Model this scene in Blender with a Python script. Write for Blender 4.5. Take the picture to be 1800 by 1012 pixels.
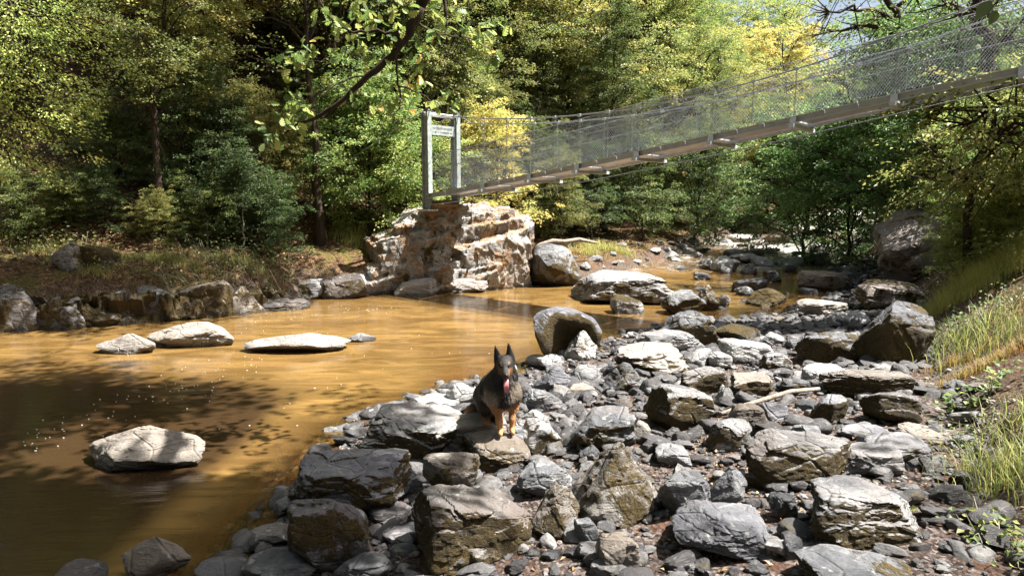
import bpy, math, random, time
import numpy as np
from mathutils import Vector, Matrix, Euler
T0 = time.time()
SC = bpy.context.scene
for o in list(bpy.data.objects): bpy.data.objects.remove(o)
COL = SC.collection

# ------------------------------------------------------------------ camera, sky, sun, exposure
CAM = np.array([0.0, 0.0, 2.4]); PITCH = math.radians(8.1); FPX = 1200.0
cd = bpy.data.cameras.new('camera'); cam = bpy.data.objects.new('camera', cd); COL.objects.link(cam)
cam.location = CAM; cam.rotation_euler = (math.radians(90) - PITCH, 0, 0)
cd.lens = 24.0; cd.sensor_width = 36.0; cd.clip_start = 0.05; cd.clip_end = 600
SC.camera = cam
SUN_DIR = np.array([0.50, 0.02, 0.86]); SUN_DIR /= np.linalg.norm(SUN_DIR)
sun_el = math.asin(SUN_DIR[2]); sun_az = math.atan2(SUN_DIR[0], SUN_DIR[1])
W = bpy.data.worlds.new('World'); SC.world = W; W.use_nodes = True
wn = W.node_tree; bg = wn.nodes['Background']
sky = wn.nodes.new('ShaderNodeTexSky'); sky.sky_type = 'NISHITA'; sky.sun_disc = False
sky.sun_elevation = sun_el; sky.sun_rotation = sun_az; sky.air_density = 1.0; sky.dust_density = 5.0
wn.links.new(sky.outputs[0], bg.inputs[0]); bg.inputs[1].default_value = 0.05
ld = bpy.data.lights.new('sun', 'SUN'); ld.energy = 5.0; ld.angle = math.radians(0.55); ld.color = (1.0, 0.955, 0.88)
sun = bpy.data.objects.new('sun', ld); COL.objects.link(sun)
sun.rotation_euler = Vector(SUN_DIR).to_track_quat('Z', 'Y').to_euler(); sun.location = (10, 4, 30)
vs = SC.view_settings; vs.view_transform = 'Standard'; vs.look = 'None'; vs.gamma = 1.0; vs.exposure = 2.0
vs.use_curve_mapping = False
SC.cycles.max_bounces = 7; SC.cycles.diffuse_bounces = 3; SC.cycles.glossy_bounces = 3
SC.cycles.transmission_bounces = 4; SC.cycles.transparent_max_bounces = 8
SC.cycles.sample_clamp_indirect = 6.0; SC.cycles.caustics_reflective = False; SC.cycles.caustics_refractive = False

# ------------------------------------------------------------------ helpers
F_ = np.array([0, math.cos(PITCH), -math.sin(PITCH)]); U_ = np.array([0, math.sin(PITCH), math.cos(PITCH)]); R_ = np.array([1.0, 0, 0])
def ray(px, py):
    return F_ + R_ * ((px - 900) / FPX) + U_ * ((506 - py) / FPX)
def at(px, py, Y):                       # the point on a line of sight at world depth Y
    d = ray(px, py); return CAM + d * (Y / d[1])
def proj(P):
    q = P - CAM; f = q @ F_
    return np.stack([900 + FPX * (q @ R_) / f, 506 - FPX * (q @ U_) / f], -1)

def hash3(ix, iy, iz, s):
    n = (ix.astype(np.int64) * 374761393 + iy.astype(np.int64) * 668265263 + iz.astype(np.int64) * 2147483647 + s * 974634777) & 0xffffffff
    n = ((n ^ (n >> 13)) * 1274126177) & 0xffffffff
    n = ((n ^ (n >> 16)) * 2246822519) & 0xffffffff
    return ((n ^ (n >> 15)) & 0xffffff) / float(0xffffff)
def vnoise(P, s=0):                      # value noise in -1..1
    P = np.asarray(P, float); i = np.floor(P).astype(np.int64); f = P - i; u = f * f * (3 - 2 * f); out = 0
    for a in (0, 1):
        wa = u[..., 0] if a else 1 - u[..., 0]
        for b in (0, 1):
            wb = u[..., 1] if b else 1 - u[..., 1]
            for c in (0, 1):
                wc = u[..., 2] if c else 1 - u[..., 2]
                out = out + wa * wb * wc * hash3(i[..., 0] + a, i[..., 1] + b, i[..., 2] + c, s)
    return out * 2 - 1
def fbm(P, oct=4, s=0, gain=0.5):
    a, t, tot = 1.0, 0, 0
    for k in range(oct):
        t = t + a * vnoise(P * (2.03 ** k) + 7.3 * k, s + k); tot += a; a *= gain
    return t / tot
def worley(P, s=0):                       # cracked cells: distance gap to the next cell, and each cell's own number
    P = np.asarray(P, float); i = np.floor(P).astype(np.int64); d1 = np.full(len(P), 9.); d2 = d1.copy(); cid = np.zeros(len(P))
    for a in (-1, 0, 1):
        for b in (-1, 0, 1):
            for c in (-1, 0, 1):
                x, y, z = i[:, 0] + a, i[:, 1] + b, i[:, 2] + c
                q = np.stack([x + hash3(x, y, z, s), y + hash3(x, y, z, s + 1), z + hash3(x, y, z, s + 2)], 1)
                d = np.linalg.norm(P - q, axis=1); h = hash3(x, y, z, s + 3); m = d < d1
                d2 = np.where(m, d1, np.minimum(d2, d)); cid = np.where(m, h, cid); d1 = np.where(m, d, d1)
    return d2 - d1, cid
def sstep(a, b, x):
    t = np.clip((x - a) / (b - a), 0, 1); return t * t * (3 - 2 * t)

def mk_mesh(name, V, faces, mats=None, smooth=True, attr=None, midx=None, sharp=0):
    """faces: list of (n,k) integer arrays"""
    if isinstance(faces, np.ndarray): faces = [faces]
    faces = [np.asarray(f, dtype=np.int32) for f in faces if len(f)]
    V = np.asarray(V, dtype=np.float32)
    me = bpy.data.meshes.new(name); me.vertices.add(len(V)); me.vertices.foreach_set('co', V.ravel())
    nl = sum(f.size for f in faces); nf = sum(len(f) for f in faces)
    me.loops.add(nl); me.loops.foreach_set('vertex_index', np.concatenate([f.ravel() for f in faces]))
    tot = np.concatenate([np.full(len(f), f.shape[1], dtype=np.int32) for f in faces])
    st = np.concatenate([[0], np.cumsum(tot)[:-1]]).astype(np.int32)
    me.polygons.add(nf); me.polygons.foreach_set('loop_start', st)
    if midx is not None: me.polygons.foreach_set('material_index', np.asarray(midx, dtype=np.int32))
    me.update(calc_edges=True)
    me.polygons.foreach_set('use_smooth', np.full(nf, bool(smooth)))
    if sharp: me.set_sharp_from_angle(angle=math.radians(sharp))
    for k, v in (attr or {}).items():
        v = np.asarray(v, dtype=np.float32)
        if v.ndim == 1:
            a = me.attributes.new(k, 'FLOAT', 'POINT'); a.data.foreach_set('value', v)
        else:
            a = me.attributes.new(k, 'FLOAT_COLOR', 'POINT'); a.data.foreach_set('color', np.concatenate([v, np.ones((len(v), 1), np.float32)], 1).ravel())
    for m in (mats if isinstance(mats, (list, tuple)) else [mats] if mats else []): me.materials.append(m)
    return me
def link(name, me, parent=None, loc=None, rot=None, scale=None, kind=None, label=None, cat=None, group=None, **props):
    o = bpy.data.objects.new(name, me); COL.objects.link(o)
    if parent: o.parent = parent
    if loc is not None: o.location = [float(x) for x in loc]
    if rot is not None: o.rotation_euler = [float(x) for x in rot]
    if scale is not None: o.scale = (scale,) * 3 if np.isscalar(scale) else [float(x) for x in scale]
    if kind: o['kind'] = kind
    if label: o['label'] = label
    if cat: o['category'] = cat
    if group: o['group'] = group
    for k, v in props.items(): o[k] = float(v)
    return o
class Acc:                                # gathers pieces into ONE mesh
    def __init__(s): s.V = []; s.F = {}; s.n = 0; s.A = []
    def add(s, V, F, a=None):
        V = np.asarray(V, float)
        for f in (F if isinstance(F, list) else [F]):
            f = np.asarray(f); s.F.setdefault(f.shape[1], []).append(f + s.n)
        s.V.append(V); s.n += len(V)
        if a is not None: s.A.append(np.full(len(V), a) if np.isscalar(a) else np.asarray(a))
        return s
    def mesh(s, name, mat, smooth=True, attr=None):
        at_ = {attr: np.concatenate(s.A)} if attr else None
        return mk_mesh(name, np.concatenate(s.V), [np.concatenate(f) for f in s.F.values()], mat, smooth, at_)
def tube(P, r, n=6, cap=True):
    P = np.asarray(P, float); m = len(P); r = np.broadcast_to(np.asarray(r, float), (m,))
    T = np.gradient(P, axis=0); T /= np.linalg.norm(T, axis=1, keepdims=True) + 1e-9
    up = np.array([0, 0, 1.0]) if abs(T[0] @ np.array([0, 0, 1.0])) < .9 else np.array([1.0, 0, 0])
    A = np.cross(T, up); bad = np.linalg.norm(A, axis=1) < 1e-3; A[bad] = np.cross(T[bad], [0.0, 1, 0])
    A /= np.linalg.norm(A, axis=1, keepdims=True); B = np.cross(T, A)
    th = np.arange(n) * 2 * math.pi / n
    V = (P[:, None] + r[:, None, None] * (np.cos(th)[None, :, None] * A[:, None] + np.sin(th)[None, :, None] * B[:, None])).reshape(-1, 3)
    i = np.arange(m - 1)[:, None] * n; j = np.arange(n)[None]; k = (j + 1) % n
    Q = np.stack([i + j, i + k, i + n + k, i + n + j], -1).reshape(-1, 4)
    F = [Q]
    if cap and n >= 3:
        F.append(np.stack([np.zeros(n - 2, int), np.arange(2, n), np.arange(1, n - 1)], -1))
        b = (m - 1) * n; F.append(np.stack([np.full(n - 2, b), b + np.arange(1, n - 1), b + np.arange(2, n)], -1))
    return V, F
BOXF = np.array([[0, 3, 2, 1], [4, 5, 6, 7], [0, 1, 5, 4], [1, 2, 6, 5], [2, 3, 7, 6], [3, 0, 4, 7]])
def obox(c, ax, ay, az):                  # box from centre and three half axes
    c, ax, ay, az = (np.asarray(v, float) for v in (c, ax, ay, az))
    return np.array([c + sx * ax + sy * ay + sz * az for sz in (-1, 1) for sx, sy in ((-1, -1), (1, -1), (1, 1), (-1, 1))]), BOXF
_ico = {}
def ico(n):
    if n in _ico: return _ico[n]
    if n == 0:
        t = (1 + 5 ** .5) / 2
        V = np.array([[-1, t, 0], [1, t, 0], [-1, -t, 0], [1, -t, 0], [0, -1, t], [0, 1, t], [0, -1, -t], [0, 1, -t], [t, 0, -1], [t, 0, 1], [-t, 0, -1], [-t, 0, 1]], float)
        Fc = np.array([[0, 11, 5], [0, 5, 1], [0, 1, 7], [0, 7, 10], [0, 10, 11], [1, 5, 9], [5, 11, 4], [11, 10, 2], [10, 7, 6], [7, 1, 8], [3, 9, 4], [3, 4, 2], [3, 2, 6], [3, 6, 8], [3, 8, 9], [4, 9, 5], [2, 4, 11], [6, 2, 10], [8, 6, 7], [9, 8, 1]])
    else:
        V, Fc = ico(n - 1)
        E = np.concatenate([Fc[:, [0, 1]], Fc[:, [1, 2]], Fc[:, [2, 0]]]); Es = np.sort(E, 1)
        u, inv = np.unique(Es, axis=0, return_inverse=True); inv = inv.ravel()
        M = (V[u[:, 0]] + V[u[:, 1]]) / 2; N = len(V); nf = len(Fc)
        a, b, c = N + inv[:nf], N + inv[nf:2 * nf], N + inv[2 * nf:]
        V = np.concatenate([V, M])
        Fc = np.concatenate([np.stack([Fc[:, 0], a, c], 1), np.stack([Fc[:, 1], b, a], 1), np.stack([Fc[:, 2], c, b], 1), np.stack([a, b, c], 1)])
    V = V / np.linalg.norm(V, axis=1, keepdims=True)
    _ico[n] = (V, Fc); return _ico[n]

def surface_nets(fn, lo, hi, h):
    ax = [np.arange(lo[k], hi[k] + h, h) for k in range(3)]
    G = np.stack(np.meshgrid(*ax, indexing='ij'), -1); f = fn(G); n = f.shape
    ins = f < 0
    c = np.zeros([m - 1 for m in n], int)
    for a in (0, 1):
        for b in (0, 1):
            for d in (0, 1): c += ins[a:n[0] - 1 + a, b:n[1] - 1 + b, d:n[2] - 1 + d]
    act = (c > 0) & (c < 8); idx = -np.ones(act.shape, int); I = np.argwhere(act); idx[act] = np.arange(len(I))
    acc = np.zeros((len(I), 3)); cnt = np.zeros(len(I)); corners = [(a, b, d) for a in (0, 1) for b in (0, 1) for d in (0, 1)]
    for p in corners:
        for k in range(3):
            if p[k]: continue
            q = list(p); q[k] = 1
            f0 = f[I[:, 0] + p[0], I[:, 1] + p[1], I[:, 2] + p[2]]; f1 = f[I[:, 0] + q[0], I[:, 1] + q[1], I[:, 2] + q[2]]
            m = (f0 < 0) != (f1 < 0); t = np.where(m, f0 / np.where(m, f0 - f1, 1), 0)
            pos = np.array(p, float)[None] + np.zeros((len(I), 3)); pos[:, k] += t; acc[m] += pos[m]; cnt[m] += 1
    V = (I + acc / cnt[:, None]) * h + np.array(lo)
    quads = []
    for k in range(3):
        u, v = (k + 1) % 3, (k + 2) % 3
        a = ins; sl0 = [slice(None)] * 3; sl1 = [slice(None)] * 3; sl0[k] = slice(0, -1); sl1[k] = slice(1, None)
        ch = a[tuple(sl0)] != a[tuple(sl1)]; E = np.argwhere(ch)
        E = E[(E[:, u] > 0) & (E[:, v] > 0) & (E[:, u] < n[u] - 1) & (E[:, v] < n[v] - 1)]
        neg = a[E[:, 0], E[:, 1], E[:, 2]]
        def cell(du, dv):
            q = E.copy(); q[:, u] -= du; q[:, v] -= dv; return idx[q[:, 0], q[:, 1], q[:, 2]]
        Q = np.stack([cell(1, 1), cell(0, 1), cell(0, 0), cell(1, 0)], 1); Q[~neg] = Q[~neg][:, ::-1]; quads.append(Q)
    return V, np.concatenate(quads)
# ------------------------------------------------------------------ node helpers
def new_mat(name):
    m = bpy.data.materials.new(name); m.use_nodes = True; m.node_tree.nodes.clear(); return m, NT(m.node_tree)
class NT:
    def __init__(s, t): s.t = t
    def n(s, typ, ins=None, **kw):
        nd = s.t.nodes.new(typ)
        for k, v in kw.items(): setattr(nd, k, v)
        for k, v in (ins or {}).items():
            sock = nd.inputs[k]
            if hasattr(v, 'is_linked'): s.t.links.new(v, sock)
            else: sock.default_value = v
        return nd
    def math(s, op, a, b=None, c=None, clamp=False):
        nd = s.n('ShaderNodeMath', operation=op, use_clamp=clamp)
        for i, v in enumerate((a, b, c)):
            if v is None: continue
            if hasattr(v, 'is_linked'): s.t.links.new(v, nd.inputs[i])
            else: nd.inputs[i].default_value = v
        return nd.outputs[0]
    def mix(s, f, a, b, blend='MIX'):
        nd = s.n('ShaderNodeMix', data_type='RGBA', blend_type=blend)
        for i, v in ((0, f), (6, a), (7, b)):
            if hasattr(v, 'is_linked'): s.t.links.new(v, nd.inputs[i])
            else: nd.inputs[i].default_value = v if i == 0 else (tuple(v) + (1,))[:4]
        return nd.outputs[2]
    def ramp(s, f, stops, interp='LINEAR'):
        nd = s.n('ShaderNodeValToRGB', {0: f}); cr = nd.color_ramp; cr.interpolation = interp
        while len(cr.elements) < len(stops): cr.elements.new(0.5)
        for e, (p, c) in zip(cr.elements, stops):
            e.position = p; e.color = (c, c, c, 1) if np.isscalar(c) else tuple(c) + (1,)
        return nd.outputs[0]
    def noise(s, vec, scale, detail=6, rough=.6, dist=0, w=None):
        return s.n('ShaderNodeTexNoise', {'Vector': vec, 'Scale': scale, 'Detail': detail, 'Roughness': rough, 'Distortion': dist}).outputs[0]
    def vor(s, vec, scale, feature='F1', out=0):
        return s.n('ShaderNodeTexVoronoi', {'Vector': vec, 'Scale': scale}, feature=feature).outputs[out]
    def mapr(s, v, a, b, c=0., d=1., smooth=True):
        nd = s.n('ShaderNodeMapRange', {0: v, 1: a, 2: b, 3: c, 4: d}, interpolation_type='SMOOTHSTEP' if smooth else 'LINEAR'); return nd.outputs[0]
    def attr(s, name, typ='GEOMETRY', out=2): return s.n('ShaderNodeAttribute', attribute_name=name, attribute_type=typ).outputs[out]
    def bump(s, h, strength=.5, dist=.02, normal=None):
        i = {'Height': h, 'Strength': strength, 'Distance': dist}
        if normal is not None: i['Normal'] = normal
        return s.n('ShaderNodeBump', i).outputs[0]
    def scalev(s, v, sc): return s.n('ShaderNodeMapping', {0: v, 3: sc}).outputs[0]
    def out(s, sh): s.n('ShaderNodeOutputMaterial', {0: sh})
# ------------------------------------------------------------------ lie of the land (metres; river level 0 in the pool)
NS = np.array([(-4, -6), (-2.3, 1.0), (-1.65, 3.9), (-1.72, 5.1), (-1.5, 6.9), (-.7, 8.1), (.3, 9.3), (1.3, 10.0), (2.0, 11.4), (3.6, 12.3), (5.5, 13.2), (8.2, 16), (8.9, 18.6), (11.8, 25), (20.5, 37), (30, 48), (48, 68)], float)
FS = np.array([(-40, 4), (-18, 8.6), (-8.6, 11.7), (-6.8, 12.5), (-5, 13.9), (-4.6, 15.2), (-3.2, 15.7), (.3, 17.5), (1.8, 18.1), (3.4, 20.2), (5.6, 24.0), (9.0, 30), (14.5, 39), (23, 50), (41, 70)], float)
RB = np.array([(1.2, -4), (2.1, 1.5), (2.6, 3.0), (3.1, 4.3), (4.75, 7.6), (6.3, 10.4), (8.6, 14.6), (9.5, 17.6), (12.5, 24.3), (21.2, 36), (31, 47), (49, 67)], float)
def pl_dist(P, L):
    best = np.full(len(P), 1e9); side = np.zeros(len(P))
    for a, b in zip(L[:-1], L[1:]):
        d = b - a; t = np.clip(((P - a) @ d) / (d @ d), 0, 1); q = P - (a + t[:, None] * d); r = np.hypot(q[:, 0], q[:, 1])
        cr = d[0] * q[:, 1] - d[1] * q[:, 0]; m = r < best - 1e-9
        best = np.where(m, r, best); side = np.where(m, np.sign(cr), side)
    return best, side                       # side > 0: left of the line
def wlevel(y): return 0.028 * np.maximum(y - 18.0, 0)
def ground(X, Y, detail=True):
    P = np.stack([np.ravel(X), np.ravel(Y)], 1).astype(float); x, y = P[:, 0], P[:, 1]
    dn, sn = pl_dist(P, NS); df, sf = pl_dist(P, FS); e, se = pl_dist(P, RB)
    water = (sn > 0) & (sf < 0); near = ~water & (sn <= 0)
    depth = np.minimum(0.46 * (1 - np.exp(-df / .5)), 0.17 * dn + 0.01)
    depth = depth * np.where(y > 18, np.clip(1 - (y - 18) / 6, .35, 1), 1)
    depth = depth + 1.3 * np.exp(-((x + 5.0) / 3.4) ** 4 - ((y - 4.6) / 3.6) ** 4) * sstep(.2, 1.6, dn) + .35 * np.exp(-(df / 1.1) ** 2) * (x < -3) * sstep(.1, .5, df)  # near-left pool sunk deeper so its colour also carries the shade there
    zin = -depth
    e = np.where(se < 0, e, -e)             # positive behind the right bank's foot
    zn = 0.13 * dn * np.clip(1.2 - dn * .02, .6, 1); zn = np.minimum(zn, 0.42 + .02 * dn)
    ep = np.maximum(e, 0)
    zn = zn + np.where(e > 0, .75 * np.minimum(ep, 1.3) + .36 * np.maximum(ep - 1.3, 0) + .12 * np.maximum(ep - 8, 0), 0)
    s = sstep(-5.5, -1.0, x)
    zl = .95 * (1 - np.exp(-df / .45)) + .10 * df + .42 * np.maximum(df - 2.2, 0)
    zc = .45 * (1 - np.exp(-df / .6)) + .07 * df + .55 * np.maximum(df - 8.5, 0) * sstep(8, 13, df)
    zf = zl * (1 - s) + zc * s
    z = np.where(water, zin, np.where(near, zn, zf)) + wlevel(y)
    if detail:
        q = np.stack([x, y, 0 * x], 1)
        amp = np.where(water, .05, np.where(near, np.where(e > .2, .16, .05), .10 + .02 * np.minimum(df, 8)))
        z = z + amp * fbm(q * 1.3, 4, 11) + np.where(water, .0, .02) * fbm(q * 6.0, 2, 5)
    return z.reshape(np.shape(X))
def gz(x, y): return float(ground(np.array([x]), np.array([y]))[0])
_t = np.concatenate([np.linspace(1.5, 20, 1100), np.linspace(20.03, 70, 900)])
def hit(px, py, water=True):               # where a line of sight meets the ground (or the water)
    d = ray(px, py); d = d / d[1]; Q = CAM + _t[:, None] * d
    g = ground(Q[:, 0], Q[:, 1])
    if water: g = np.maximum(g, wlevel(Q[:, 1]))
    b = np.nonzero(Q[:, 2] <= g)[0]
    return Q[b[0]] if len(b) else Q[-1]
# ------------------------------------------------------------------ materials
def rock_mat(name, warm=0.0, lichen=0.0):
    m, t = new_mat(name)
    tc = t.n('ShaderNodeTexCoord'); ob = tc.outputs['Object']; geo = t.n('ShaderNodeNewGeometry')
    rnd = t.n('ShaderNodeObjectInfo').outputs['Random']
    off = t.n('ShaderNodeVectorMath', {0: ob}, operation='ADD'); t.t.links.new(t.math('MULTIPLY', rnd, 57.0), off.inputs[1]); v = off.outputs[0]
    big = t.noise(v, 2.2, 5, .62, .6); fine = t.noise(v, 14, 7, .72, .3)
    streak = t.noise(t.scalev(v, (3, 3, 22)), 1.0, 5, .65, .9)
    tint = t.attr('tint', 'OBJECT')
    val = t.math('ADD', t.math('MULTIPLY', big, .5), t.math('ADD', t.math('MULTIPLY', fine, .34), t.math('MULTIPLY', streak, .3)))
    val = t.math('ADD', val, t.math('MULTIPLY', tint, .34))
    base = t.ramp(val, [(.36, (.013, .014, .016)), (.49, (.045, .048, .055)), (.62, (.115, .120, .130)), (.80, (.30, .298, .295)), (1.0, (.55, .54, .52))])
    ppl = t.noise(v, 1.3, 3, .5); base = t.mix(t.mapr(ppl, .52, .7, 0, .35), base, (.21, .165, .15))
    base = t.mix(t.mapr(rnd, .70, .95, 0, .55), base, t.mix(big, (.16, .115, .075), (.30, .24, .17)))
    base = t.mix(t.mapr(rnd, .0, .25, .35, 0), base, t.mix(big, (.10, .095, .125), (.24, .235, .27)))
    if warm:
        base = t.mix(warm, base, (.34, .25, .19))
    # quartz veins and pale scabs
    vein = t.vor(t.scalev(v, (1.4, 2.2, 5.0)), 1.2, 'DISTANCE_TO_EDGE')
    base = t.mix(t.math('MULTIPLY', t.mapr(vein, .0, .02, .30, 0), t.mapr(big, .45, .6)), base, (.5, .49, .47))
    scab = t.mapr(t.noise(v, 9, 4, .6), .62, .68); base = t.mix(t.math('MULTIPLY', scab, .5), base, (.5, .49, .46))
    pit = t.mapr(t.noise(v, 26, 3, .6), .30, .38, 1, 0); base = t.mix(t.math('MULTIPLY', pit, .7), base, (.03, .03, .032))
    if lichen:
        l1 = t.mapr(t.noise(v, 1.9, 6, .72, .8), .47, .56); l2 = t.mapr(t.noise(v, 3.7, 6, .75, .5), .52, .60); l3 = t.mapr(t.noise(v, 6.5, 5, .7), .53, .6)
        base = t.mix(t.math('MULTIPLY', l1, .85 * lichen), base, t.mix(fine, (.22, .105, .030), (.36, .195, .058)))
        base = t.mix(t.math('MULTIPLY', l2, .62 * lichen), base, (.50, .475, .42))  # white lichen, raised to paint in the rock's sunlit highlights too
        base = t.mix(t.math('MULTIPLY', t.math('MULTIPLY', l3, l1), .5), base, (.10, .06, .025))
    nz = t.n('ShaderNodeSeparateXYZ', {0: geo.outputs['Normal']}).outputs[2]
    pz = t.n('ShaderNodeSeparateXYZ', {0: geo.outputs['Position']}).outputs[2]
    moss = t.attr('moss', 'OBJECT'); mtop = t.attr('moss_top', 'OBJECT')
    mn = t.noise(v, 3.1, 6, .68, .4); mf = t.noise(v, 40, 4, .8)
    side = t.mapr(t.math('ADD', nz, t.math('MULTIPLY', t.math('SUBTRACT', mn, .5), .9)), .42, .62, 1, 0)
    side = t.math('MULTIPLY', side, t.mapr(t.math('ADD', mn, t.math('MULTIPLY', t.math('SUBTRACT', moss, 1), .42)), .26, .34))
    top = t.math('MULTIPLY', t.mapr(nz, .25, .7), t.mapr(t.math('ADD', mn, t.math('MULTIPLY', t.math('SUBTRACT', mtop, 1), .42)), .28, .36))
    mm = t.math('MAXIMUM', t.math('MULTIPLY', side, t.math('GREATER_THAN', moss, .01)), t.math('MULTIPLY', top, t.math('GREATER_THAN', mtop, .01)))
    mcol = t.ramp(t.math('ADD', t.math('MULTIPLY', mf, .6), t.math('MULTIPLY', mn, .5)), [(.3, (.016, .011, .005)), (.52, (.050, .034, .009)), (.72, (.125, .082, .014)), (.92, (.25, .17, .035))])
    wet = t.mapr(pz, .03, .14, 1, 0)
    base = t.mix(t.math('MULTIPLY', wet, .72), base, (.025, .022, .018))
    col = t.mix(mm, base, mcol)
    crk = t.vor(t.scalev(v, (1, 1, 1.8)), 3.2, 'DISTANCE_TO_EDGE')
    h = t.math('ADD', t.math('MULTIPLY', t.noise(v, 7, 8, .75), 1.0), t.math('MULTIPLY', streak, .6))
    h = t.math('ADD', h, t.math('MULTIPLY', t.mapr(crk, 0, .05), .25))
    h = t.math('ADD', h, t.math('MULTIPLY', t.math('MULTIPLY', mf, mm), .9))
    nb = t.bump(h, 1.0, .05)
    rough = t.math('SUBTRACT', t.math('ADD', .52, t.math('MULTIPLY', mm, .4)), t.math('MULTIPLY', wet, .4))
    sh = t.n('ShaderNodeBsdfPrincipled', {'Base Color': col, 'Roughness': rough, 'Normal': nb, 'Specular IOR Level': .45})
    t.out(sh.outputs[0]); return m
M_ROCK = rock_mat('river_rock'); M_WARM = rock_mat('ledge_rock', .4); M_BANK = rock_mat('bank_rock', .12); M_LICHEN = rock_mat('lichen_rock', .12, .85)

def ground_mat():
    m, t = new_mat('forest_floor'); v = t.n('ShaderNodeTexCoord').outputs['Object']; geo = t.n('ShaderNodeNewGeometry')
    beach = t.attr('beach'); bed = t.attr('bed')
    a = t.noise(v, 1.1, 6, .65, .4); b = t.noise(v, 9, 6, .75, .3); c = t.vor(v, 22, 'F1', 1)
    cs = t.n('ShaderNodeSeparateColor', {0: c}).outputs[0]
    soil = t.ramp(t.math('ADD', t.math('MULTIPLY', b, .6), t.math('MULTIPLY', cs, .4)), [(.2, (.020, .013, .008)), (.45, (.065, .038, .020)), (.65, (.15, .085, .040)), (.9, (.28, .19, .10))])
    moss = t.ramp(b, [(.3, (.030, .034, .008)), (.7, (.13, .115, .020))])
    soil = t.mix(t.math('MULTIPLY', t.mapr(a, .48, .62), .7), soil, moss)
    grit = t.ramp(t.math('ADD', t.math('MULTIPLY', t.noise(v, 34, 5, .8), .5), t.math('MULTIPLY', t.n('ShaderNodeSeparateColor', {0: t.vor(v, 45, 'F1', 1)}).outputs[0], .5)),
                  [(.2, (.018, .012, .010)), (.45, (.060, .042, .034)), (.65, (.13, .105, .095)), (.9, (.30, .27, .25))])
    grit = t.mix(t.mapr(t.noise(v, 1.7, 4, .6), .52, .66, 0, .8), grit, (.10, .050, .030))
    col = t.mix(beach, soil, grit)
    col = t.mix(bed, col, t.mix(t.noise(v, 3, 5, .7), (.10, .05, .018), (.30, .19, .09)))
    h = t.math('ADD', t.noise(v, 12, 8, .8), t.math('MULTIPLY', t.vor(v, 30), .8))
    sh = t.n('ShaderNodeBsdfPrincipled', {'Base Color': col, 'Roughness': .9, 'Normal': t.bump(h, .9, .04), 'Specular IOR Level': .2})
    t.out(sh.outputs[0]); return m
M_GROUND = ground_mat()

def water_mat():
    m, t = new_mat('river_water'); v = t.n('ShaderNodeTexCoord').outputs['Object']
    dep = t.attr('depth'); fo = t.attr('foam')
    fl = t.n('ShaderNodeMapping', {0: v, 2: (0, 0, math.radians(-28)), 3: (.55, 2.0, 1)}).outputs[0]
    n1 = t.noise(fl, 1.6, 4, .6, 1.2); n2 = t.noise(fl, 7.0, 4, .65, .8)
    silt = t.mix(t.mapr(n1, .35, .65), (.125, .075, .024), (.250, .150, .050))
    nl = t.noise(t.n('ShaderNodeMapping', {0: v, 2: (0, 0, math.radians(-32)), 3: (.16, .55, 1)}).outputs[0], 1.0, 4, .6, .8)
    silt = t.mix(t.mapr(nl, .46, .64, 0, .55), silt, (.085, .046, .016))
    silt = t.mix(t.mapr(t.math('ADD', dep, t.math('MULTIPLY', t.math('SUBTRACT', n1, .5), .35)), .46, 1.0), silt, (.036, .021, .010))  # deep-water tone, also painting in the shade over the near-left pool
    turb = t.math('SUBTRACT', 1.0, t.math('EXPONENT', t.math('MULTIPLY', dep, -4.2)))
    turb = t.math('MINIMUM', t.math('MAXIMUM', turb, .05), .97)
    h = t.math('ADD', t.math('MULTIPLY', n1, .5), t.math('MULTIPLY', n2, t.math('ADD', .22, t.math('MULTIPLY', fo, .9))))
    nb = t.bump(h, .13, .10); nbs = t.bump(h, .2, .1)
    dif = t.n('ShaderNodeBsdfDiffuse', {0: silt, 'Normal': nbs}).outputs[0]
    tr = t.n('ShaderNodeBsdfTransparent', {0: t.mix(t.math('MULTIPLY', turb, .9), (.92, .80, .58), (.55, .30, .08))}).outputs[0]
    body = t.n('ShaderNodeMixShader', {0: turb, 1: tr, 2: dif}).outputs[0]
    gl = t.n('ShaderNodeBsdfGlossy', {0: (1, 1, 1, 1), 'Roughness': .07, 'Normal': nb}).outputs[0]
    fr = t.n('ShaderNodeFresnel', {0: 1.33, 'Normal': nb}).outputs[0]
    wat = t.n('ShaderNodeMixShader', {0: t.math('MINIMUM', fr, .62), 1: body, 2: gl}).outputs[0]
    # white water
    fn = t.noise(t.n('ShaderNodeMapping', {0: v, 2: (0, 0, math.radians(-50)), 3: (1.4, 4.2, 1)}).outputs[0], 2.6, 8, .75, 1.4)
    fm = t.mapr(t.math('ADD', fn, t.math('MULTIPLY', fo, .36)), .74, .96)
    foam = t.n('ShaderNodeBsdfPrincipled', {'Base Color': (.66, .65, .62, 1), 'Roughness': .5, 'Normal': t.bump(fn, .6, .08)}).outputs[0]
    t.out(t.n('ShaderNodeMixShader', {0: fm, 1: wat, 2: foam}).outputs[0]); return m
M_WATER = water_mat()

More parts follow.
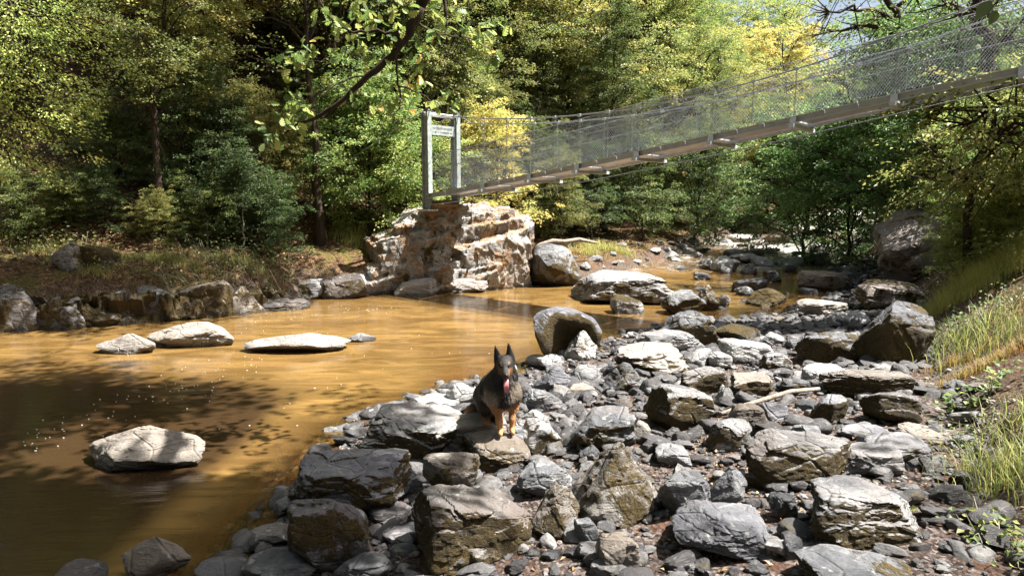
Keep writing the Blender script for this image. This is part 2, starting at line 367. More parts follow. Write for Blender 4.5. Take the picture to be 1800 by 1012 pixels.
def leaf_mat(name, trans=.42):
    m, t = new_mat(name)
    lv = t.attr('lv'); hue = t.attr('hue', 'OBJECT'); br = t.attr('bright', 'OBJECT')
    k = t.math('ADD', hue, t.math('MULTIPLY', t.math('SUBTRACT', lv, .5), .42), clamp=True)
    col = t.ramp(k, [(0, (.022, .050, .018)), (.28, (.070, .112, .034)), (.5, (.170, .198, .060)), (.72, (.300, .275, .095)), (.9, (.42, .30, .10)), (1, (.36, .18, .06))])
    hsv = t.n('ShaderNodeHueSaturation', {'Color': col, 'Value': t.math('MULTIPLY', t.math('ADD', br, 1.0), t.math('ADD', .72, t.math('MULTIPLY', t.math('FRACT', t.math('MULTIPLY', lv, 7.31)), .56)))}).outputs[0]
    p = t.n('ShaderNodeBsdfPrincipled', {'Base Color': hsv, 'Roughness': .52, 'Specular IOR Level': .5}).outputs[0]
    tc = t.n('ShaderNodeHueSaturation', {'Color': hsv, 'Saturation': 1.04, 'Value': 1.4}).outputs[0]
    tl = t.n('ShaderNodeBsdfTranslucent', {0: tc}).outputs[0]
    t.out(t.n('ShaderNodeMixShader', {0: trans, 1: p, 2: tl}).outputs[0]); return m
M_LEAF = leaf_mat('leaf'); M_GRASS = leaf_mat('grass_blade', .4)
def bark_mat(name, a, b, mossy=.0):
    m, t = new_mat(name); v = t.n('ShaderNodeTexCoord').outputs['Object']
    n = t.noise(t.scalev(v, (9, 9, 2)), 1, 7, .7, .6); c = t.ramp(n, [(.3, a), (.7, b)])
    if mossy: c = t.mix(t.mapr(t.noise(v, 2.5, 5, .7), .5, .62, 0, mossy), c, (.09, .075, .015))
    t.out(t.n('ShaderNodeBsdfPrincipled', {'Base Color': c, 'Roughness': .9, 'Normal': t.bump(n, .8, .03), 'Specular IOR Level': .2}).outputs[0]); return m
M_BARK = bark_mat('bark', (.018, .013, .009), (.075, .055, .040)); M_MOSSBARK = bark_mat('mossy_bark', (.02, .014, .009), (.08, .055, .035), .85)
M_TWIG = bark_mat('bare_twig', (.14, .11, .085), (.36, .31, .26))
def metal_mat(name, col, rough=.42, metal=.85):
    m, t = new_mat(name); v = t.n('ShaderNodeTexCoord').outputs['Object']; n = t.noise(v, 6, 5, .6); s = t.vor(v, 18, 'F1', 1)
    c = t.mix(t.mapr(n, .35, .7, 0, .45), col, [x * .62 for x in col]); c = t.mix(t.math('MULTIPLY', t.n('ShaderNodeSeparateColor', {0: s}).outputs[0], .22), c, (.75, .77, .8))
    t.out(t.n('ShaderNodeBsdfPrincipled', {'Base Color': c, 'Roughness': t.math('ADD', rough, t.math('MULTIPLY', n, .2)), 'Metallic': metal, 'Normal': t.bump(n, .12, .01)}).outputs[0]); return m
M_STEEL = metal_mat('galvanised_steel', (.62, .64, .66), .45, .55); M_POST = metal_mat('grey_green_steel', (.25, .295, .275), .5, .25)
M_WIRE = metal_mat('zinc_wire', (.27, .28, .29), .4, .6); M_DARKMETAL = metal_mat('dark_steel', (.10, .095, .09), .5, .5)
def flat_mat(name, col, rough=.7, spec=.4, nscale=8, var=.35):
    m, t = new_mat(name); v = t.n('ShaderNodeTexCoord').outputs['Object']; n = t.noise(v, nscale, 6, .7)
    t.out(t.n('ShaderNodeBsdfPrincipled', {'Base Color': t.mix(t.mapr(n, .3, .7, 0, 1), [x * (1 - var) for x in col], [x * (1 + var) for x in col]), 'Roughness': rough, 'Specular IOR Level': spec, 'Normal': t.bump(n, .3, .01)}).outputs[0]); return m
M_WOOD = flat_mat('weathered_timber', (.20, .125, .075)); M_CONC = flat_mat('concrete', (.33, .31, .28))
M_FOAM = flat_mat('foam_fleck', (.80, .77, .70), .5)
# ------------------------------------------------------------------ ground and water sheets
def warp(lo, hi, n, c, k):
    u = np.linspace(np.arcsinh((lo - c) / k), np.arcsinh((hi - c) / k), n); return c + k * np.sinh(u)
gx = warp(-48, 62, 400, 0.5, 4.5); gy = warp(-9, 78, 430, 8.0, 5.0)
GX, GY = np.meshgrid(gx, gy); GZ = ground(GX, GY)
def grid_faces(ny, nx):
    i = np.arange(ny - 1)[:, None] * nx; j = np.arange(nx - 1)[None]
    return np.stack([i + j, i + j + 1, i + j + 1 + nx, i + j + nx], -1).reshape(-1, 4)
Pf = np.stack([GX.ravel(), GY.ravel()], 1)
dn_, sn_ = pl_dist(Pf, NS); df_, sf_ = pl_dist(Pf, FS); e_, se_ = pl_dist(Pf, RB)
inwater = (sn_ > 0) & (sf_ < 0)
beach_a = np.where((sn_ <= 0), np.clip(1 - np.where(se_ < 0, e_, -e_) / .8, 0, 1), np.where(inwater, 1, np.clip(1 - df_ / .6, 0, 1)))
bed_a = np.where(inwater, np.clip(np.minimum(dn_, df_) / .25, 0, 1), 0)
link('ground', mk_mesh('ground', np.stack([GX, GY, GZ], -1).reshape(-1, 3), grid_faces(*GX.shape), M_GROUND, True, {'beach': beach_a, 'bed': bed_a}), kind='structure')

wx = warp(-40, 50, 330, 0.5, 5.0); wy = warp(-6, 66, 330, 9.0, 6.0)
WX, WY = np.meshgrid(wx, wy); Wf = np.stack([WX.ravel(), WY.ravel()], 1)
wdep = wlevel(WY) - ground(WX, WY)
x_, y_ = Wf[:, 0], Wf[:, 1]
dN, sN = pl_dist(Wf, NS); dF, sF = pl_dist(Wf, FS)
rap = sstep(18.2, 20.5, y_) * (.55 + .45 * sstep(-.2, .4, fbm(np.stack([x_ * .5, y_ * .28, 0 * x_], 1), 3, 3)))
rap = rap * 1.2
rap = np.maximum(rap, .50 * np.exp(-((x_ - 3.0) / 1.0) ** 2 - ((y_ - 13.2) / .5) ** 2))
rap = np.maximum(rap, .50 * np.exp(-(dF / .22) ** 2) * sstep(-3.6, -2.6, x_))     # froth against the rock's foot
rap = np.maximum(rap, .30 * np.exp(-(dF / .30) ** 2) * sstep(-10, -8, x_))
for px_, py_, rr in ((545, 552, .7), (480, 575, .5), (600, 530, .6), (1010, 510, .5)):
    c_ = hit(px_, py_); rap = np.maximum(rap, .34 * np.exp(-((x_ - c_[0]) / rr) ** 2 - ((y_ - c_[1]) / (rr * .5)) ** 2))
q_ = np.stack([x_, y_, 0 * x_], 1)
wz = wlevel(y_) + .006 * fbm(q_ * 1.7, 3, 2) + rap * .05 * fbm(q_ * np.array([1.6, 2.6, 1]), 4, 9) * sstep(17, 20, y_)
wfaces = grid_faces(*WX.shape); ok = (sN > -.55) | (sF < .55)
keep = ((wdep.ravel() > -.06)[wfaces].any(1)) & ((sN > 0) | (dN < .6))[wfaces].all(1) & ((sF < 0) | (dF < .6))[wfaces].all(1)
link('water', mk_mesh('water', np.stack([x_, y_, wz], 1), wfaces[keep], M_WATER, True, {'depth': np.maximum(wdep.ravel(), 0), 'foam': rap}), kind='structure')

# ------------------------------------------------------------------ stones
def rock_shape(seed, sub=4, kind='b'):
    rng = np.random.RandomState(seed); D, Fc = ico(sub)
    n = {'b': 13, 'r': 16, 's': 12, 'p': 9, 'l': 13, 'i': 12}[kind]; p = {'b': 26, 'r': 9, 's': 30, 'p': 26, 'l': 18, 'i': 14}[kind]
    N = rng.randn(n, 3); N /= np.linalg.norm(N, axis=1, keepdims=True)
    d = rng.uniform(.62, 1.0, n)
    if kind in 'bsl':
        N[0] = (rng.uniform(-.22, .22), rng.uniform(-.28, .05), 1); d[0] = .62 if kind == 's' else .70
        N[1] = (rng.uniform(-.4, .4), -1, rng.uniform(-.1, .35)); d[1] = .74
        N[2] = (1, rng.uniform(-.5, .2), rng.uniform(-.1, .3)); d[2] = .86; N[3] = (-1, rng.uniform(-.5, .2), rng.uniform(-.1, .3)); d[3] = .86
    if kind == 'i':
        for i, a in enumerate(rng.uniform(0, 1, 1) + np.arange(7) * math.pi * 2 / 7 + rng.uniform(-.3, .3, 7)):
            N[i] = (math.cos(a), math.sin(a), rng.uniform(.7, 1.6)); d[i] = rng.uniform(.42, .66)
    if kind == 'p':
        for i, a in enumerate(rng.uniform(0, 1, 1) + np.arange(4) * math.pi / 2 + rng.uniform(-.35, .35, 4)):
            N[i] = (math.cos(a), math.sin(a), rng.uniform(.45, .9)); d[i] = rng.uniform(.55, .72)
    N /= np.linalg.norm(N, axis=1, keepdims=True)
    def cut(N, d, p):
        q = np.maximum(D @ N.T, 0) / d; return 1 / (np.sum(q ** p, 1) ** (1 / p) + 1e-6)
    r = np.minimum(cut(N, d, p * 1.6), 1.35); V = D * r[:, None]
    N2 = rng.randn(26, 3); N2 /= np.linalg.norm(N2, axis=1, keepdims=True)      # smaller chipped facets
    d2 = (V @ N2.T).max(0) * rng.uniform(.86, .985, 26)
    r = np.minimum(r, cut(N2, d2, p * 2.5)); V = D * r[:, None]
    st = {'b': .050, 'r': .016, 's': .035, 'p': .055, 'l': .045, 'i': .05}[kind]
    q = V * np.array([1, 1, 1.3]) + .18 * np.stack([fbm(V * 1.5 + 5 * k, 2, seed % 97 + k) for k in range(3)], -1)
    g1, c1 = worley(q * 1.15 + seed, seed); g2, c2 = worley(q * 2.9 + seed, seed + 9)
    off = (c1 - .5) * 2 * st * sstep(0, .10, g1) + (c2 - .5) * st * sstep(0, .14, g2)
    off -= .045 * np.exp(-(g1 / .035) ** 2) * (kind != 'r') * (fbm(V * 1.1, 2, seed % 41) > -.1) + .015 * np.exp(-(g2 / .05) ** 2) * (kind != 'r')
    if kind in 'sli':
        ax = np.array([rng.uniform(-.2, .2), rng.uniform(-.2, .1), 1]); lay = V @ ax * rng.uniform(3, 6) + 1.2 * fbm(V * 2.2, 3, seed % 31)
        off = off + .022 * (np.abs((lay % 1) - .5) * 2 - .5) * (np.abs(V[:, 2]) < .5)
    off = off + .075 * fbm(V * 1.3, 3, seed % 89) + .035 * fbm(V * 4.5, 4, seed % 71, .6)
    if sub >= 5: off = off + .014 * (1 - 2 * np.abs(fbm(V * 11, 3, seed % 53)))
    return V * (1 + off)[:, None], Fc

def fit_rock(V, box, ratio=.8, sink=.25, smin=.16, py_ground=None, zbase=None, smax=1.1, flow=0):
    """real size and place of a stone from where it touches the ground and how large it looks"""
    x0, y0, x1, y1 = box
    G = hit((x0 + x1) / 2, y1 if py_ground is None else py_ground)
    if zbase is not None:
        d = ray((x0 + x1) / 2, y1); tt = (zbase - CAM[2]) / d[2]; G = CAM + d * tt
    V = V - V.min(0); V = V / V.max(0); V[:, :2] = V[:, :2] * 2 - 1         # x,y in -1..1, z in 0..1
    dist = (G - CAM) @ F_; sx = (x1 - x0) / FPX * dist / 2; sy = sx * ratio; H = (y1 - y0) / FPX * dist; sz = H * .8
    c = np.array([G[0], G[1] + sy, G[2]])
    for it in range(9):
        Q = V * np.array([sx, sy, sz / (1 - sink)]); Q[:, 2] -= sz / (1 - sink) * sink
        P = Q + c; g = G[2] if zbase is not None else max(gz(c[0], c[1] - sy * .8), wlevel(c[1]))
        vis = P[:, 2] > c[2] - .01
        pr = proj(P[vis]); a, b = pr.min(0), pr.max(0)
        w, h = b[0] - a[0], b[1] - a[1]
        sx *= np.clip((x1 - x0) / w, .7, 1.4)
        hv = (y1 - y0) / FPX * dist; err = (y1 - y0) - h
        sz = sz + err / FPX * dist * .8
        if sz < smin * 2 * sx: sz = smin * 2 * sx; sy = max(sy * (1 - .12 * (1 if err < 0 else -1)), sx * .35)
        else: sy = sx * ratio
        if sz > smax * 2 * sx: sz = smax * 2 * sx
        dist = (c - CAM) @ F_
        c = c + np.array([((x0 + x1) / 2 - (a[0] + b[0]) / 2) / FPX * dist, 0, 0])
        dyp = y1 - b[1]                                                        # bottom edge too low -> push back
        d1 = ray(900, y1); d0 = ray(900, y1 - dyp)
        if d1[2] < -.03: c[1] = c[1] - np.clip(dyp * .6 * dist * dist / FPX / max(CAM[2] - c[2], .5), -1.5, 1.5)
        c[2] = zbase if zbase is not None else max(gz(c[0], c[1] - sy * .5), wlevel(c[1]) - .02)
    return Q, c, (sx, sy, sz)
ROCK_AT = []                                 # (x, y, radius, top z) of every hand placed stone
MESHN = [0]
def put_rock(box, moss, mtop, tint, kind, label, seed, name='boulder', mat=None, group=None, cat=None, ratio=None, **k):
    w = box[2] - box[0]; sub = 5 if w > 165 else 4
    V, Fc = rock_shape(seed, sub, kind)
    if label.startswith('dark hollow-fronted'):                     # scooped out front under a bright rim
        fr_ = np.clip(-V[:, 1] / .9, 0, 1); V[:, 1] += 1.05 * fr_ * np.exp(-(V[:, 0] / .62) ** 4 - ((V[:, 2] + .25) / .72) ** 4)
    if ratio is None: ratio = {'b': .8, 'r': .85, 's': .9, 'p': .9, 'l': .5, 'i': .45}[kind]
    Q, c, s = fit_rock(V, box, ratio, smin={'s': .08, 'l': .08, 'i': .04}.get(kind, .18), **k)
    me = mk_mesh(name, Q, Fc, mat or M_ROCK, sharp=26)
    o = link(name, me, None, c, kind='thing', label=label, cat=cat or ('boulder' if w > 90 else 'stone'), group=group, moss=min(moss * 1.05 + (.25 if 0 < moss < .5 else 0), 1), moss_top=mtop, tint=tint)
    ROCK_AT.append((c[0], c[1], max(s[0], s[1]), c[2] + s[2])); return o

# box in the picture, moss on the sides, moss on top, paleness, shape, label
STONES = [
((628,706,832,815),.95,0,.55,'b','large boulder left of the dog, pale bare top and dark mossy front'),
((728,690,808,722),0,0,.75,'s','pale flat stone poking up behind the mossy boulder left of the dog'),
((783,672,842,712),0,0,.9,'r','whitish rounded stone at the water edge just behind the dog'),
((505,787,736,898),.75,0,.25,'b','wide grey boulder at the water edge with brown moss on its left flank'),
((742,793,845,876),.25,.1,.35,'b','grey squarish boulder in front of the big mossy one, rusty stain on it'),
((815,750,934,832),.5,0,-.05,'s','dark flat-topped stone under the front paws of the dog'),
((700,823,744,870),0,0,.2,'p','small purplish stone wedged between two larger grey boulders'),
((646,878,724,922),0,0,.0,'s','low dark layered slab above a patch of gravel'),
((504,875,653,1008),.55,0,.15,'b','dark blocky boulder with a flat blue-grey top beside the water'),
((483,868,545,907),.1,0,.7,'r','small pale stone sitting in the shallows beside the blocky boulder'),
((436,917,518,972),0,0,.35,'s','smooth lilac-grey slab leaning in the shallows'),
((424,958,560,1040),0,0,.15,'b','blue-grey boulder at the bottom edge beside the lilac slab'),
((340,975,462,1045),0,0,.15,'r','low grey stone half in the water at the bottom edge'),
((724,850,947,1010),.95,.15,.1,'b','massive boulder at the bottom centre covered in olive brown moss'),
((672,922,732,962),0,0,.25,'s','small angular lilac stone on gravel beside the massive mossy boulder'),
((586,968,692,1040),0,0,.25,'b','bluish grey slab at the bottom edge beside gravel'),
((914,682,990,728),0,0,.35,'b','grey stone with a black shadowed hollow right of the dog'),
((903,719,993,800),.35,0,.6,'p','pale ridged boulder at the right side of the dog feet'),
((998,712,1118,793),.45,0,.3,'b','grey boulder with a mossy lower left face between dog and peaked boulder'),
((1132,673,1257,757),.98,0,.3,'b','dark mossy boulder with a pale cracked cap, left of the stick'),
((908,805,1006,873),0,0,.3,'b','rounded squarish grey boulder in front of the dog'),
((1004,776,1157,932),.3,.45,.25,'p','tall peaked boulder with golden brown moss down its middle'),
((1155,820,1250,912),0,0,.2,'b','chunky fractured grey boulder right of the peaked mossy one'),
((928,845,1019,952),.6,0,.15,'p','mossy brown stone leaning against the massive boulder at the bottom centre'),
((1046,933,1127,1010),0,0,.35,'b','angular pale grey block standing on dark soil at the bottom'),
((1151,778,1217,820),0,0,.45,'s','light blue-grey stone beside a patch of dry leaves'),
((1017,780,1062,816),.4,0,.0,'p','small dark stone left of the tall peaked boulder'),
((1008,908,1052,958),0,0,.1,'b','small grey block under the peaked boulder'),
((1108,738,1144,780),0,0,.5,'r','small pale stone left of the dark mossy boulder with the pale cap'),
((1090,727,1124,752),0,0,.6,'s','tiny white stone behind the grey boulder with the mossy lower face'),
((1180,877,1372,988),0,0,.1,'s','broad tilted brownish-grey slab on the lower right beach'),
((1240,734,1322,797),.3,.1,.3,'b','blue-grey stone with brown moss at the lower end of the stick'),
((1277,708,1353,764),0,0,-.25,'b','dark bluish stone lying under the stick'),
((1333,706,1387,743),0,0,.35,'r','smooth grey stone just below the middle of the stick'),
((1310,752,1498,858),.97,0,.3,'l','long wedge boulder, bare pale top and dark mossy side, lower right'),
((1388,745,1446,784),0,0,.35,'b','light grey angular stone behind the long wedge boulder'),
((1458,776,1592,840),0,0,.35,'b','ridged grey boulder right of the long wedge boulder'),
((1468,745,1568,774),0,0,.4,'l','thin flat pale slab lying behind the ridged grey boulder'),
((1519,758,1641,818),.2,0,.3,'s','thick smooth slab in front of the thin flat ones on the right'),
((1578,741,1704,783),0,.15,.25,'s','striated flat slab at the foot of the mossy bank'),
((1424,834,1622,968),.95,.0,.38,'b','big flat-topped boulder at the lower right with golden moss on one corner'),
((1510,688,1622,748),.8,.2,-.1,'b','brown mossy block in front of the long dark rock on the right'),
((1421,692,1492,748),.8,0,.35,'b','small mossy boulder with a white cap below the end of the stick'),
((1438,648,1612,702),.75,.1,.05,'l','long dark mossy rock with bright scabs near the right bank'),
((1347,863,1403,919),.6,0,-.15,'b','small dark mossy stone beside the broad tilted slab'),
((1308,824,1390,866),.95,.6,-.2,'l','low moss covered stone under the long wedge boulder'),
((1243,818,1314,889),0,0,.15,'p','grey pointed block left of the low moss covered stone'),
((1395,955,1620,1060),.7,.3,.2,'b','mossy boulder cut by the bottom edge under the big flat-topped one'),
((1338,938,1378,984),0,0,.3,'b','small grey slab edge beside the broad tilted slab'),
((1372,938,1412,986),0,0,.3,'s','small blue-grey slab upright beside the mossy boulder at the bottom'),
((1160,545,1266,612),.85,.35,.0,'b','dark humped boulder with mossy top between shallows and white stones'),
((1080,600,1212,662),.9,0,.75,'s','pale flat-topped boulder with brown mossy skirt beside amber shallows'),
((1108,578,1240,622),0,0,.55,'l','long pale grey boulder sloping out of the amber shallows'),
((1255,568,1338,604),.5,.9,.2,'r','rounded hummock of orange moss among white stones'),
((1262,594,1362,638),0,0,.75,'b','smooth white boulder with a shaded notch below, mid beach'),
((1204,611,1252,650),0,0,.55,'r','rounded grey stone beside the mossy skirted boulder'),
((1245,617,1288,650),0,0,.8,'s','flat white stone with a black hole like shadow'),
((1333,619,1394,660),.5,.2,.55,'b','pale stone with a mossy left end in the middle of the beach'),
((1194,643,1282,697),.95,.35,.3,'l','slanting boulder with a moss covered flank, mid beach'),
((1283,653,1359,702),.95,.1,.3,'b','squat boulder with a curtain of moss below its pale rim'),
((1259,675,1285,704),0,0,.6,'p','little white upright stone between two mossy ones'),
((1371,663,1426,690),.2,0,.0,'r','small dark stone just above the upper end of the stick'),
((1408,637,1498,682),0,0,.6,'s','pale flat slab with dark front in front of the big mossy mound'),
((1396,582,1516,641),.97,.5,.0,'b','big dark mossy boulder in the middle right of the beach'),
((1340,583,1379,607),0,0,.55,'r','small rounded white stone left of the big dark mossy boulder'),
((1379,589,1410,614),0,0,.3,'r','small round dark stone left of the big dark mossy boulder'),
((1398,524,1492,559),0,0,.95,'s','large flat white slab beside brown shallows on the right'),
((1480,547,1532,574),0,0,.85,'r','rounded white stone beside the dark rock of the right bank'),
((1500,528,1645,642),.85,.4,-.25,'b','large black and mossy rock at the foot of the right bank'),
((1496,490,1636,543),.3,.5,.1,'b','brown rock with golden moss below the grass of the right bank'),
((1484,400,1664,496),.1,.05,.05,'b','huge brown rock face below the bushes of the right bank'),
((1308,506,1386,541),.85,.75,.1,'p','humped mossy stone standing in brown shallows mid stream'),
((1250,454,1302,481),.1,.0,.6,'b','pale stone at the edge of the white water'),
((1300,462,1332,484),.6,.3,.0,'p','small dark stone in the rapids beside a pale one'),
((1160,508,1242,556),.6,.3,.25,'b','mossy grey boulder left of the brown shallows'),
((1224,500,1266,548),.4,.1,.3,'p','upright rusty stone left of the brown shallows'),
((1262,510,1284,542),0,0,.6,'r','small pale stone right of the upright rusty one'),
((1285,488,1352,516),.2,.0,-.2,'l','low dark rock in quiet water below the rapids'),
((1340,474,1374,498),.2,.1,-.1,'b','dark wet stone just below the white water'),
((1290,503,1326,522),0,0,.2,'r','rounded grey stone awash behind the mossy hump'),
((1218,478,1250,494),0,0,-.15,'l','dark flat stone awash at the left of the rapids'),
((1400,475,1500,512),.1,0,-.3,'l','dark wet rock shelf under the huge brown rock'),
((1404,505,1440,520),0,0,.0,'s','small dark slab awash near the right bank'),
((1318,450,1360,470),0,0,.6,'r','pale stone amid the rapids'),
((1390,445,1462,464),.1,.4,.5,'l','yellowish flat rock in the upper rapids'),
((1312,436,1344,450),0,0,.6,'r','light boulder at the head of the rapids under the bushes'),
((1420,428,1470,444),0,0,.6,'s','pale slab at the far end of the rapids'),
((1376,462,1402,478),0,0,.3,'r','small grey stone in the right of the rapids'),
((937,538,1059,632),.98,.05,.0,'r','dark hollow-fronted boulder with a bright rim standing in the pool'),
((990,580,1050,637),.2,.3,.85,'p','bright pointed stone leaning on the dark hollow-fronted boulder'),
((1002,474,1200,536),.25,.1,.6,'b','long whitish boulder between pool and rapids'),
((1072,517,1134,555),.0,.8,.6,'b','stone with bright yellow moss on its top beside the pool'),
((909,428,1030,503),.55,.25,.15,'r','rounded brown boulder right of the great bridge rock'),
((940,462,1012,502),.0,.0,.55,'p','angular pale stone at the waterline in front of the rounded brown boulder'),
((962,610,1004,634),0,0,.85,'r','little white round stone near the pool edge'),
((936,642,1004,692),0,0,-.05,'p','dark pointed stone beside the dog at the pool edge'),
((1003,640,1056,676),0,0,.35,'r','smooth grey dome shaped stone right of the dark pointed one'),
((1058,636,1139,692),.85,.4,.05,'p','triangular boulder with mossy crest, right of the smooth dome'),
((922,622,962,646),0,0,.75,'s','thin pale stone running into the pool beside the dog'),
((946,622,988,650),0,0,.8,'r','white stone at the pool edge under the hollow-fronted boulder'),
((995,672,1046,702),0,0,.4,'s','flat angular stone with sharp dark edge behind the grey boulder'),
((155,747,361,828),.05,0,.5,'i','grey island rock alone in the dark water on the left'),
((212,942,336,1020),0,0,.5,'i','pale rock rising from dark water at the bottom left'),
((78,980,192,1040),0,0,.25,'b','bluish rock cut by the bottom edge at the far left'),
((168,586,274,624),0,0,.75,'i','white low rock islet, the left end of the pair'),
((258,565,412,612),0,.05,.75,'i','longer white rock islet tapering toward the left bank'),
((426,585,618,618),0,0,.75,'i','flat white rock ridge barely above the amber water'),
((610,585,662,602),0,0,.4,'i','small dark tip awash right of the flat white ridge'),
((520,488,590,527),.2,.1,.65,'b','pale wedge rock on the far shore left of the bridge rock'),
]
for i, (bx, mo, mt, ti, kd, lb) in enumerate(STONES):
    nm = 'boulder' if bx[2] - bx[0] > 90 else 'stone'
    kw = {}
    if 'islet' in lb or 'ridge barely' in lb or 'tip awash' in lb or 'island rock' in lb or 'dark water' in lb: kw = dict(zbase=0.0)
    if bx[1] > 660 and ti < .5: ti -= .10
    put_rock(bx, mo, mt, ti, kd, lb, 101 + i * 7, nm, mat=M_WARM if 'brown rock' in lb else None, **kw)

# cracked rock shelf of the left shore: one long outcrop
def rock_shelf():
    L = FS[1:6]; seg = np.linalg.norm(np.diff(L, axis=0), axis=1); cs = np.concatenate([[0], np.cumsum(seg)])
    n, m = 520, 46; sgrid = np.linspace(4.5, cs[-1] - .4, n); u = np.linspace(0, 1, m)
    cx, cy = np.interp(sgrid, cs, L[:, 0]), np.interp(sgrid, cs, L[:, 1]); tx, ty = np.gradient(cx), np.gradient(cy); l = np.hypot(tx, ty); nx, ny = -ty / l, tx / l
    prof_w = -.28 + 1.75 * u ** 1.1; fall = sstep(0, .16, u) * (1 - .25 * u); H = .66 * fall - .16
    ends = sstep(0, .6, sgrid - sgrid[0]) * sstep(0, 1.2, sgrid[-1] - sgrid)
    hvar = .72 + .35 * fbm(np.stack([sgrid * .7, 0 * sgrid, 0 * sgrid], 1), 3, 3)
    P = np.stack([cx[:, None] + nx[:, None] * prof_w, cy[:, None] + ny[:, None] * prof_w, H[None] * (hvar * ends)[:, None] - .12 * (1 - ends)[:, None]], -1).reshape(-1, 3)
    q = P + .15 * np.stack([fbm(P * 1.6 + 9 * k, 3, 70 + k) for k in range(3)], -1)
    g1, c1 = worley(q * np.array([1.3, 1.3, 1.8]), 7); g2, c2 = worley(q * np.array([3.6, 3.6, 4.5]), 17); g3, c3 = worley(q * 8, 27)
    off = (c1 - .5) * .42 * sstep(0, .08, g1) + (c2 - .5) * .20 * sstep(0, .1, g2) + (c3 - .5) * .08 * sstep(0, .15, g3) - .10 * np.exp(-(g1 / .05) ** 2) + .05 * fbm(P * 5, 4, 3)
    dirn = norm3(np.stack([np.repeat(-nx, m) * .7, np.repeat(-ny, m) * .7, np.full(n * m, .75)], 1))
    P = P + dirn * (off * np.repeat(.3 + .7 * ends, m))[:, None]
    o0 = P.mean(0) * np.array([1, 1, 0]); return P - o0, grid_faces(n, m)[:, ::-1], o0
def norm3(v): return v / np.linalg.norm(v, axis=1, keepdims=True)
Vr, Fr, Or = rock_shelf()
link('rock_shelf', mk_mesh('rock_shelf', Vr, Fr, M_BANK, sharp=28), None, Or, label='long dark cracked rock shelf along the left waterline', cat='rock', moss=.75, moss_top=.9, tint=-.3)  # moss and dark tint raised to paint in the shade on the shelf
# rocks of the left shore
LEFTROCKS = [
((-30,500,75,588),.3,.2,.2,'b','dark ledge rock at the left edge of the picture above the pool'),
((48,464,128,506),.6,.6,.0,'b','mossy knuckle of rock on the left bank under a fallen pole'),
((60,520,165,584),.1,.1,.35,'b','pinkish fractured rock at the left waterline'),
((150,510,255,576),.2,.1,.2,'p','pointed dark rock in the left shore ledge'),
((235,500,330,568),.3,.1,.1,'b','black cracked rock in the middle of the left shore ledge'),
((310,492,420,562),.2,.1,.15,'b','tilted grey rock near the right end of the left shore ledge'),
((385,502,470,556),0,0,.6,'p','smooth pale spur ending the left shore ledge'),
((110,490,215,530),.6,.5,-.1,'b','brown broken rock above the pointed dark one, left bank'),
((205,488,300,522),.6,.5,-.1,'b','shaded rock under the grass edge, left bank'),
((0,452,64,502),.1,.0,.45,'r','rounded sunlit rock at the left edge under the grass'),
((420,515,530,545),.2,0,-.1,'l','low dark stones line between spur and wedge rock'),
((560,480,650,528),.3,.1,-.2,'b','black shaded rock left of the great bridge rock'),
]
for i, (bx, mo, mt, ti, kd, lb) in enumerate(LEFTROCKS):
    put_rock(bx, mo + .2, mt + .2, ti - .2, kd, lb, 1301 + i * 11, 'bank_rock', M_BANK, cat='rock', ratio=.75, sink=.4)  # extra moss and darker tint stand in for shade on the left bank

